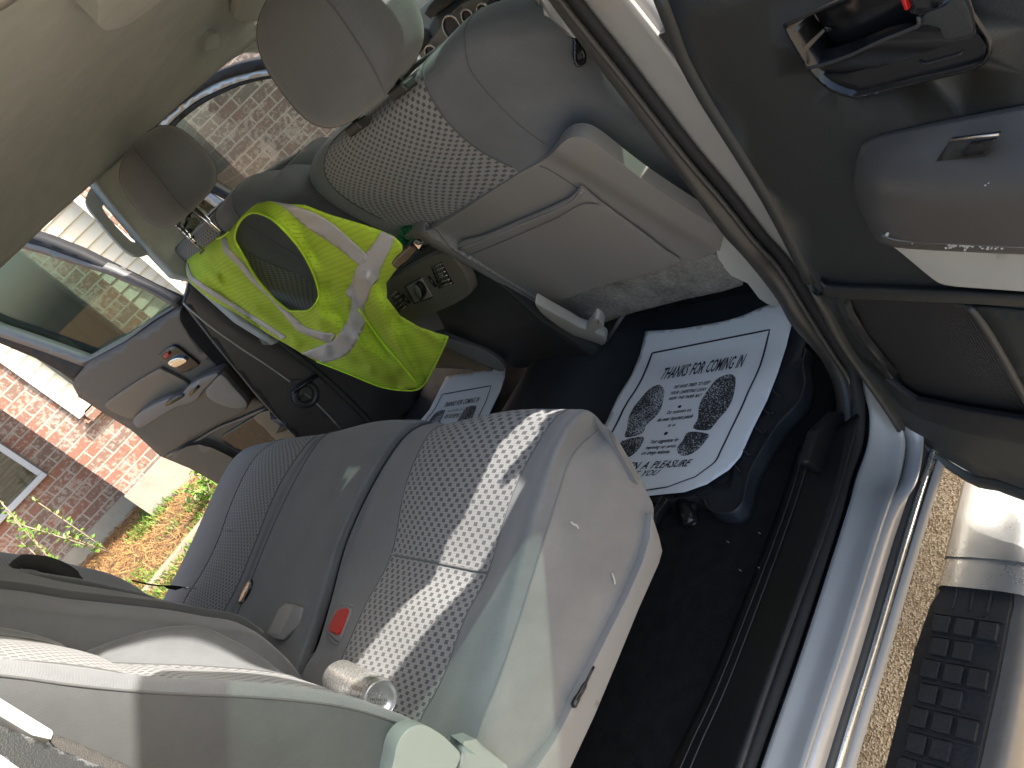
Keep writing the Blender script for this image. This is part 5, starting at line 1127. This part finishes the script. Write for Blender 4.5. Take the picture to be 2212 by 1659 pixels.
# paper mats --------------------------------------------------------------
def paper_z(x, y): return floor_z(x, y) + .010 + .004 * math.sin(y * 26 + x * 5) * max(0, min(1, (y - .45) * 4)) + .012 * max(0, .22 - y)
def pdrop(u, v, off=0.):
    z = .03
    for _ in range(14):
        p = at(u, v, z=z + off); z = .55 * z + .45 * paper_z(p.x, p.y)
    return at(u, v, z=z + off)
class Page:
    def __init__(s, ts, Ls, Rs): s.ts, s.L, s.R = ts, v2(Ls), v2(Rs)
    def px(s, a, t):
        k = 0
        while k < len(s.ts) - 2 and t > s.ts[k + 1]: k += 1
        f = (t - s.ts[k]) / (s.ts[k + 1] - s.ts[k])
        def ip(P):
            p1, p2 = P[k], P[k + 1]; p0 = P[k - 1] if k else p1 * 2 - p2; p3 = P[k + 2] if k + 2 < len(P) else p2 * 2 - p1
            return cr(p0, p1, p2, p3, f)
        return ip(s.L).lerp(ip(s.R), a)
    def p3(s, a, t, off=.0012):
        q = s.px(a, t); return pdrop(q.x, q.y, off)
fcache = {}
def lettering(page, name, parent, lines):
    for (txt, a0, a1, t, cap, shear) in lines:
        V = []; F = []
        cu = bpy.data.curves.new("t", 'FONT'); cu.body = txt; cu.size = 1.0; cu.resolution_u = 2; cu.offset = .014 if cap > .03 else .022; cu.space_word = 1.5
        o = bpy.data.objects.new("t", cu); COL.objects.link(o)
        dg = bpy.context.evaluated_depsgraph_get(); me = o.evaluated_get(dg).to_mesh()
        xs = [v.co.x for v in me.vertices]; x0, x1 = min(xs), max(xs); k = len(V)
        for v in me.vertices:
            fx = (v.co.x - x0) / (x1 - x0); fy = v.co.y / .7
            V.append(page.p3(a0 + (a1 - a0) * fx + shear * fy * cap * .8, t - fy * cap))
        F += [tuple(k + i for i in p.vertices) for p in me.polygons]
        o.evaluated_get(dg).to_mesh_clear(); bpy.data.objects.remove(o); bpy.data.curves.remove(cu)
        link("headline" if cap > .03 else "text_line", V, F, "ink", parent, smooth=False)
def strip_line(page, name, pts, wdt, parent):
    V = []; F = []
    P = []
    for i in range(len(pts) - 1):
        for j in range(14): P.append(Vector(pts[i]).lerp(Vector(pts[i + 1]), j / 14))
    P.append(Vector(pts[-1]))
    for i, p in enumerate(P):
        a = P[max(0, i - 1)]; b = P[min(len(P) - 1, i + 1)]; d = (b - a); d = Vector((d.x * .4, d.y * .55)).normalized(); n = Vector((-d.y, d.x))
        n = Vector((n.x / .4, n.y / .55)) * wdt * .5
        V += [page.p3(p.x - n.x, p.y - n.y), page.p3(p.x + n.x, p.y + n.y)]
    for i in range(len(P) - 1): F.append((2 * i, 2 * i + 1, 2 * i + 3, 2 * i + 2))
    return link(name, V, F, "ink", parent, smooth=False)
def z5(l): return [(466.0 + 823.3 + x * .1984 - 0.1, 685.75 + y * .1984) for x, y in l]
ftL = z5([(690, 735), (735, 800), (720, 920), (690, 1010), (640, 1080), (540, 1170), (490, 1265), (310, 1305), (330, 1200), (345, 1090), (400, 980), (470, 890), (560, 790), (630, 745)])
hlL = z5([(275, 1345), (500, 1295), (490, 1380), (440, 1450), (350, 1520), (290, 1500), (262, 1420)])
ftR = z5([(1440, 618), (1500, 640), (1510, 720), (1480, 880), (1420, 1000), (1340, 1090), (1270, 1180), (1210, 1228), (1050, 1208), (1100, 1100), (1110, 980), (1150, 880), (1230, 760), (1320, 660)])
hlR = z5([(1005, 1245), (1215, 1270), (1180, 1350), (1100, 1440), (1020, 1490), (930, 1505), (880, 1470), (880, 1410), (940, 1330)])
TXT = [("THANKS FOR COMING IN", .205, .735, .28, .050, .30),
       ("WE HAVE TRIED TO KEEP", .335, .565, .345, .018, .3), ("YOUR CARPETING CLEAN", .335, .565, .381, .018, .3), ("WITH THIS PAPER MAT", .345, .555, .416, .018, .3),
       ("Our customers are", .375, .53, .500, .020, .3), ("the most important people", .335, .56, .535, .020, .3), ("to us.", .425, .475, .575, .018, .3),
       ("Your suggestions for", .365, .545, .660, .020, .3), ("improving our service", .360, .550, .694, .020, .3), ("are always welcome.", .350, .530, .727, .019, .3),
       ("IT HAS BEEN A PLEASURE", .06, .70, .815, .042, .3), ("TO SERVE YOU", .18, .535, .868, .040, .3)]
pgN = Page([0, .15, .28, .416, .53, .72, .81, 1.], [(1394, 715), (1381, 768), (1355, 831), (1325, 878), (1304, 924), (1268, 986), (1250, 1020), (1212, 1092)], [(1716, 652), (1708, 703), (1690, 779), (1664, 840), (1646, 882), (1606, 965), (1585, 1000), (1520, 1056)])
outN = sm([(1394, 715), (1450, 712), (1495, 706), (1560, 694), (1605, 681), (1653, 661), (1716, 652)], 3)[:-1] + [(1712, 690), (1699, 745), (1680, 805), (1657, 864), (1627, 924), (1599, 987), (1575, 1014), (1526, 1046), (1478, 1063), (1408, 1070), (1300, 1082), (1212, 1092), (1250, 1020), (1268, 986), (1304, 924), (1335, 856), (1364, 810), (1382, 766)]
pm = sheet("paper_mat", outN, pdrop, "paper", None, step=9, thick=.0008)
tag(pm, "white paper floor mat in the near footwell, both black shoe prints visible", "paper mat", "paper floor mats")
strip_line(pgN, "border", [(.085, .15), (.86, .15), (.86, .62), (.865, .80), (.83, .90), (.70, .955), (.52, .965), (.06, .965), (.085, .15)], .0048, pm)
lettering(pgN, "lettering", pm, TXT)
for nm, oo in (("shoe_print", ftL), ("shoe_print", ftR)): sheet(nm, sm(oo, 3, True), lambda u, v, o=0: pdrop(u, v, .0012), "footprint_ink", pm, step=9, thick=0)
for oo in (hlL, hlR): sheet("heel_print", sm(oo, 3, True), lambda u, v, o=0: pdrop(u, v, .0012), "footprint_ink", pm, step=9, thick=0)
def dot(page, a, t, r, parent): return link("dot", [page.p3(a + r * math.cos(q * .5236) / .4, t + r * math.sin(q * .5236) / .56) for q in range(12)], [tuple(range(12))], "ink", parent, smooth=False)
dot(pgN, .445, .462, .0048, pm); dot(pgN, .440, .612, .0048, pm)
# far mat
pgF = Page([0, .28, .416, 1.], [(964, 813), (928, 884), (905, 912), (810, 1060)], [(1093, 786), (1070, 862), (1057, 893), (990, 1050)])
outF = [(964, 813), (1010, 805), (1050, 800), (1078, 792), (1093, 786), (1090, 815), (1080, 846), (1057, 893), (990, 1050), (810, 1060), (905, 912), (928, 884)]
FP = Pl((-.45, .6, .048), (.0, -.03, 1))
pgF.p3 = lambda a, t, off=.0015: FP(pgF.px(a, t).x, pgF.px(a, t).y, off)
pf = sheet("paper_mat", outF, FP, "paper", None, step=9, thick=.0008)
tag(pf, "white paper floor mat in the far footwell, its lower half behind the bench cushion", "paper mat", "paper floor mats")
strip_line(pgF, "border", [(.10, .98), (.08, .15), (.86, .15), (.86, .98)], .0048, pf)
lettering(pgF, "lettering", pf, TXT[:10])
def remap(l):
    o = []
    for (u, v) in l:    # same place on the page as on the near mat
        best = None; t = .5; a = .5
        for _ in range(40):
            q = pgN.px(a, t); e = Vector((u, v)) - q; da = pgN.px(a + .01, t) - q; dt = pgN.px(a, t + .01) - q
            det = da.x * dt.y - da.y * dt.x; a += .01 * (e.x * dt.y - e.y * dt.x) / det * .7; t += .01 * (da.x * e.y - da.y * e.x) / det * .7
            a = min(1, max(0, a)); t = min(1, max(0, t))
        q = pgF.px(a, t); o.append((q.x, q.y))
    return o
for nm, oo in (("shoe_print", ftL), ("shoe_print", ftR)): sheet(nm, sm(remap(oo), 3, True), lambda u, v, o=0: FP(u, v, .0015), "footprint_ink", pf, step=9, thick=0)

# ================= safety vest on the far seat
VP = Pl((0, .375, .3), (0, -1, -.13))
folds = [((520, 470), (760, 760), 22, .012), ((600, 480), (700, 600), 14, .010), ((640, 470), (720, 640), 12, -.008), ((700, 690), (850, 800), 16, .016), ((790, 600), (905, 830), 12, .018), ((760, 620), (860, 830), 12, -.012), ((470, 600), (640, 740), 12, .010), ((450, 560), (560, 700), 9, -.008), ((680, 640), (705, 760), 10, .010), ((840, 640), (950, 740), 10, .010), ((590, 740), (900, 835), 12, .008), ((560, 560), (640, 660), 10, -.006), ((430, 600), (560, 720), 8, .008), ((745, 660), (800, 800), 9, .009)]
def vest_d(u, v):
    d = 0.
    for (a, b, w_, h) in folds:
        a = Vector(a); b = Vector(b); p = Vector((u, v)); ab = b - a; t = max(0, min(1, (p - a).dot(ab) / ab.length_squared)); q = (p - (a + ab * t)).length
        d += h * math.exp(-(q / w_) ** 2) * (1 - .0 * t)
    d += .006 * noise.noise(Vector((u / 70, v / 40, 0))) + .0012 * noise.noise(Vector((u / 16, v / 24, 5)))
    # lies over the rounded top and shoulders of the seat
    s = (u - 560) * .62 + (v - 440) * .78
    d -= .05 * max(0., 1 - s / 55.) ** 2
    return d
def VS(u, v, off=0.): return VP(u, v, vest_d(u, v) + off)
vo_ = [(407, 554), (430, 540), (467, 514), (494, 501), (510, 480), (527, 461), (545, 446), (557, 439), (581, 434), (611, 441), (657, 444), (717, 467), (777, 484), (827, 501), (851, 512), (868, 530), (872, 560), (850, 590), (834, 612), (834, 644), (864, 684), (905, 708), (967, 727), (961, 744), (934, 801), (907, 839), (890, 840), (867, 843), (817, 834), (751, 807), (684, 781), (647, 761), (631, 751), (584, 724), (517, 681), (451, 644), (417, 617), (403, 595), (400, 575)]
hole = sm([(506, 514), (512, 490), (524, 471), (544, 459), (571, 464), (601, 484), (644, 531), (671, 577), (684, 611), (689, 641), (676, 664), (661, 672), (640, 672), (624, 671), (600, 652), (584, 637), (551, 597), (530, 560), (515, 535)], 2, True)
vest = sheet("safety_vest", vo_, VS, "vest_cloth", None, step=7, holes=[hole], thick=.0022)
tag(vest, "lime yellow mesh safety vest with grey reflective bands draped over the far front seat", "safety vest")
def tape(name, A, B): 
    return sheet(name, A + B[::-1], lambda u, v, o=0: VS(u, v, .0022), "vest_tape", vest, step=7, thick=.001)
tape("reflective_band", sm([(585, 434), (607, 444), (631, 464), (660, 490), (717, 527), (777, 574)], 3), sm([(622, 441), (646, 449), (682, 462), (718, 484), (746, 508), (776, 536), (800, 558)], 3))
tape("reflective_band", sm([(824, 500), (812, 520), (792, 546), (768, 583), (760, 610), (747, 634), (758, 646), (757, 665), (752, 690), (726, 730), (705, 742), (690, 748), (650, 764)], 3), sm([(852, 513), (846, 532), (826, 572), (820, 590), (816, 606), (800, 624), (795, 646), (784, 664), (790, 692), (778, 724), (757, 757), (738, 772), (701, 784)], 3))
tape("reflective_band", sm([(478, 515), (484, 545), (511, 571), (540, 606), (571, 634), (600, 665), (630, 700), (647, 717), (684, 732), (712, 742)], 3), sm([(488, 513), (496, 540), (522, 565), (550, 600), (580, 632), (610, 662), (640, 690), (660, 707), (690, 716), (724, 722)], 3))
tape("reflective_band", sm([(402, 572), (408, 600), (440, 628), (500, 664), (560, 702), (610, 734)], 3), sm([(406, 568), (414, 594), (446, 618), (506, 656), (566, 694), (618, 728)], 3))
tube("neck_binding", [VS(p[0], p[1], .003) for p in hole], .0032, "vest_edge", vest, n=7, closed=True, sub=1)
tube("hem", [VS(u, v, .002) for u, v in [(967, 727), (961, 744), (934, 801), (907, 839), (867, 843), (817, 834), (751, 807), (684, 781)]], .0026, "vest_edge", vest, n=6)
tube("front_edge", [VS(u, v, .004) for u, v in [(775, 668), (800, 705), (830, 745), (865, 785), (905, 836)]], .003, "vest_edge", vest, n=6)
tube("side_seam", [VS(u, v, .003) for u, v in [(494, 501), (480, 512), (468, 516)]], .003, "vest_edge", vest, n=6)

# things on the console -----------------------------------------------------
OY = .47
OB = Pl((.0, .47, .58), (0, -1, 0))
kn = thing("pocket_torch", "small black pocket torch with a green loop resting on the centre console", "torch", OB(880, 560))
OC = Pl((.0, .322, .58), (0, -1, 0))
prism("barrel", [OC(843, 571), (OC(855, 556)), (OC(884, 530)), (OC(898, 530)), (OC(905, 542)), (OC(885, 565)), (OC(862, 582)), (OC(855, 583))], (0, .022, 0), "black_gloss", kn, bevel=.005)
tube("wand", [OC(900, 538, -.015), OB(906, 540, -.01), OB(935, 524, -.03), OB(960, 512, -.05)], .0042, "black_gloss", kn, n=8)
sheet("green_grip", sm([(862, 497), (880, 494), (895, 497), (905, 512), (902, 526), (893, 530), (880, 526), (870, 534), (860, 538), (852, 528), (852, 518), (862, 508)], 2, True), lambda u, v, o=0: OB(u, v, -.02), "green_plastic", kn, thick=.02, bevel=.005, holes=[sm([(868, 519), (878, 513), (885, 515), (882, 524), (872, 530), (866, 527)], 2, True)], step=6)
prism("metal_clip", [OC(892, 524, .0), OC(903, 530), OC(913, 527), OC(905, 540)], (0, .01, 0), "chrome", kn, bevel=.001)
# the drinks can -------------------------------------------------------------
c1 = CP(822, 1512, .033); c0_ = CP(733, 1466, .033); ax = (c1 - c0_).normalized(); rad = .0318
can = thing("drinks_can", "slim silver drinks can with tiny rows of print lying on the bench cushion", "can", (c0_ + c1) / 2)
def canring(p, r, n=48):
    a = ax.cross(Vector((0, 0, 1))).normalized(); b = ax.cross(a); return [p + a * (r * math.cos(2 * math.pi * q / n)) + b * (r * math.sin(2 * math.pi * q / n)) for q in range(n)]
Lc = (c1 - c0_).length
st = [(-.012, .6), (-.008, .86), (0, .93), (.004, 1.), (Lc - .010, 1.), (Lc - .005, .97), (Lc - .0, .93), (Lc + .001, .90), (Lc - .001, .87), (Lc - .006, .84), (Lc - .010, .6), (Lc - .011, .3), (Lc - .0112, .02)]
V = []; F = []
for s_, r_ in st: V += canring(c0_ + ax * s_, rad * r_)
for i in range(len(st) - 1):
    for q in range(48): F.append((i * 48 + q, i * 48 + (q + 1) % 48, (i + 1) * 48 + (q + 1) % 48, (i + 1) * 48 + q))
link("can_body", V, F, "can_metal", can)
# print: rows of tiny marks round the can
mk = []; rr = random.Random(11); a_ = ax.cross(Vector((0, 0, 1))).normalized(); b_ = ax.cross(a_)
V = []; F = []
def cpt(s_, th, r_=rad * 1.004): return c0_ + ax * s_ + a_ * (r_ * math.cos(th)) + b_ * (r_ * math.sin(th))
row = .008
while row < Lc - .016:
    th = 0.
    while th < 6.28:
        w_ = rr.uniform(.03, .16)
        if rr.random() < .82:
            k = len(V); V += [cpt(row, th), cpt(row, th + w_), cpt(row + .0009, th + w_), cpt(row + .0009, th)]; F.append((k, k + 1, k + 2, k + 3))
        th += w_ + .035
    row += rr.choice((.0026, .0026, .0040))
th = 0
while th < 6.28:        # bar code band by the rim
    w_ = rr.uniform(.01, .04); k = len(V); V += [cpt(Lc - .015, th), cpt(Lc - .015, th + w_), cpt(Lc - .011, th + w_), cpt(Lc - .011, th)]; F.append((k, k + 1, k + 2, k + 3)); th += w_ + .03
link("can_print", V, F, "can_ink", can, smooth=False)
def cantext(txt, cu_, cv_, w_, h_):
    o3 = c0_ + ax * (Lc - .0098); base = Pl(o3, ax)
    cur = bpy.data.curves.new("t", 'FONT'); cur.body = txt; o = bpy.data.objects.new("t", cur); COL.objects.link(o)
    dg = bpy.context.evaluated_depsgraph_get(); me = o.evaluated_get(dg).to_mesh(); xs = [v.co.x for v in me.vertices]; x0, x1 = min(xs), max(xs)
    Vv = [base(cu_ + w_ * (v.co.x - x0) / (x1 - x0), cv_ - h_ * v.co.y / .7 + 3 * (v.co.x - x0) / (x1 - x0), .0006) for v in me.vertices]; Ff = [tuple(p.vertices) for p in me.polygons]
    o.evaluated_get(dg).to_mesh_clear(); bpy.data.objects.remove(o); return link("date_code", Vv, Ff, "ink", can, smooth=False)
cantext("142744135", 800, 1513, 36, 5); cantext("L-2 12:22", 801, 1520, 34, 4.5)
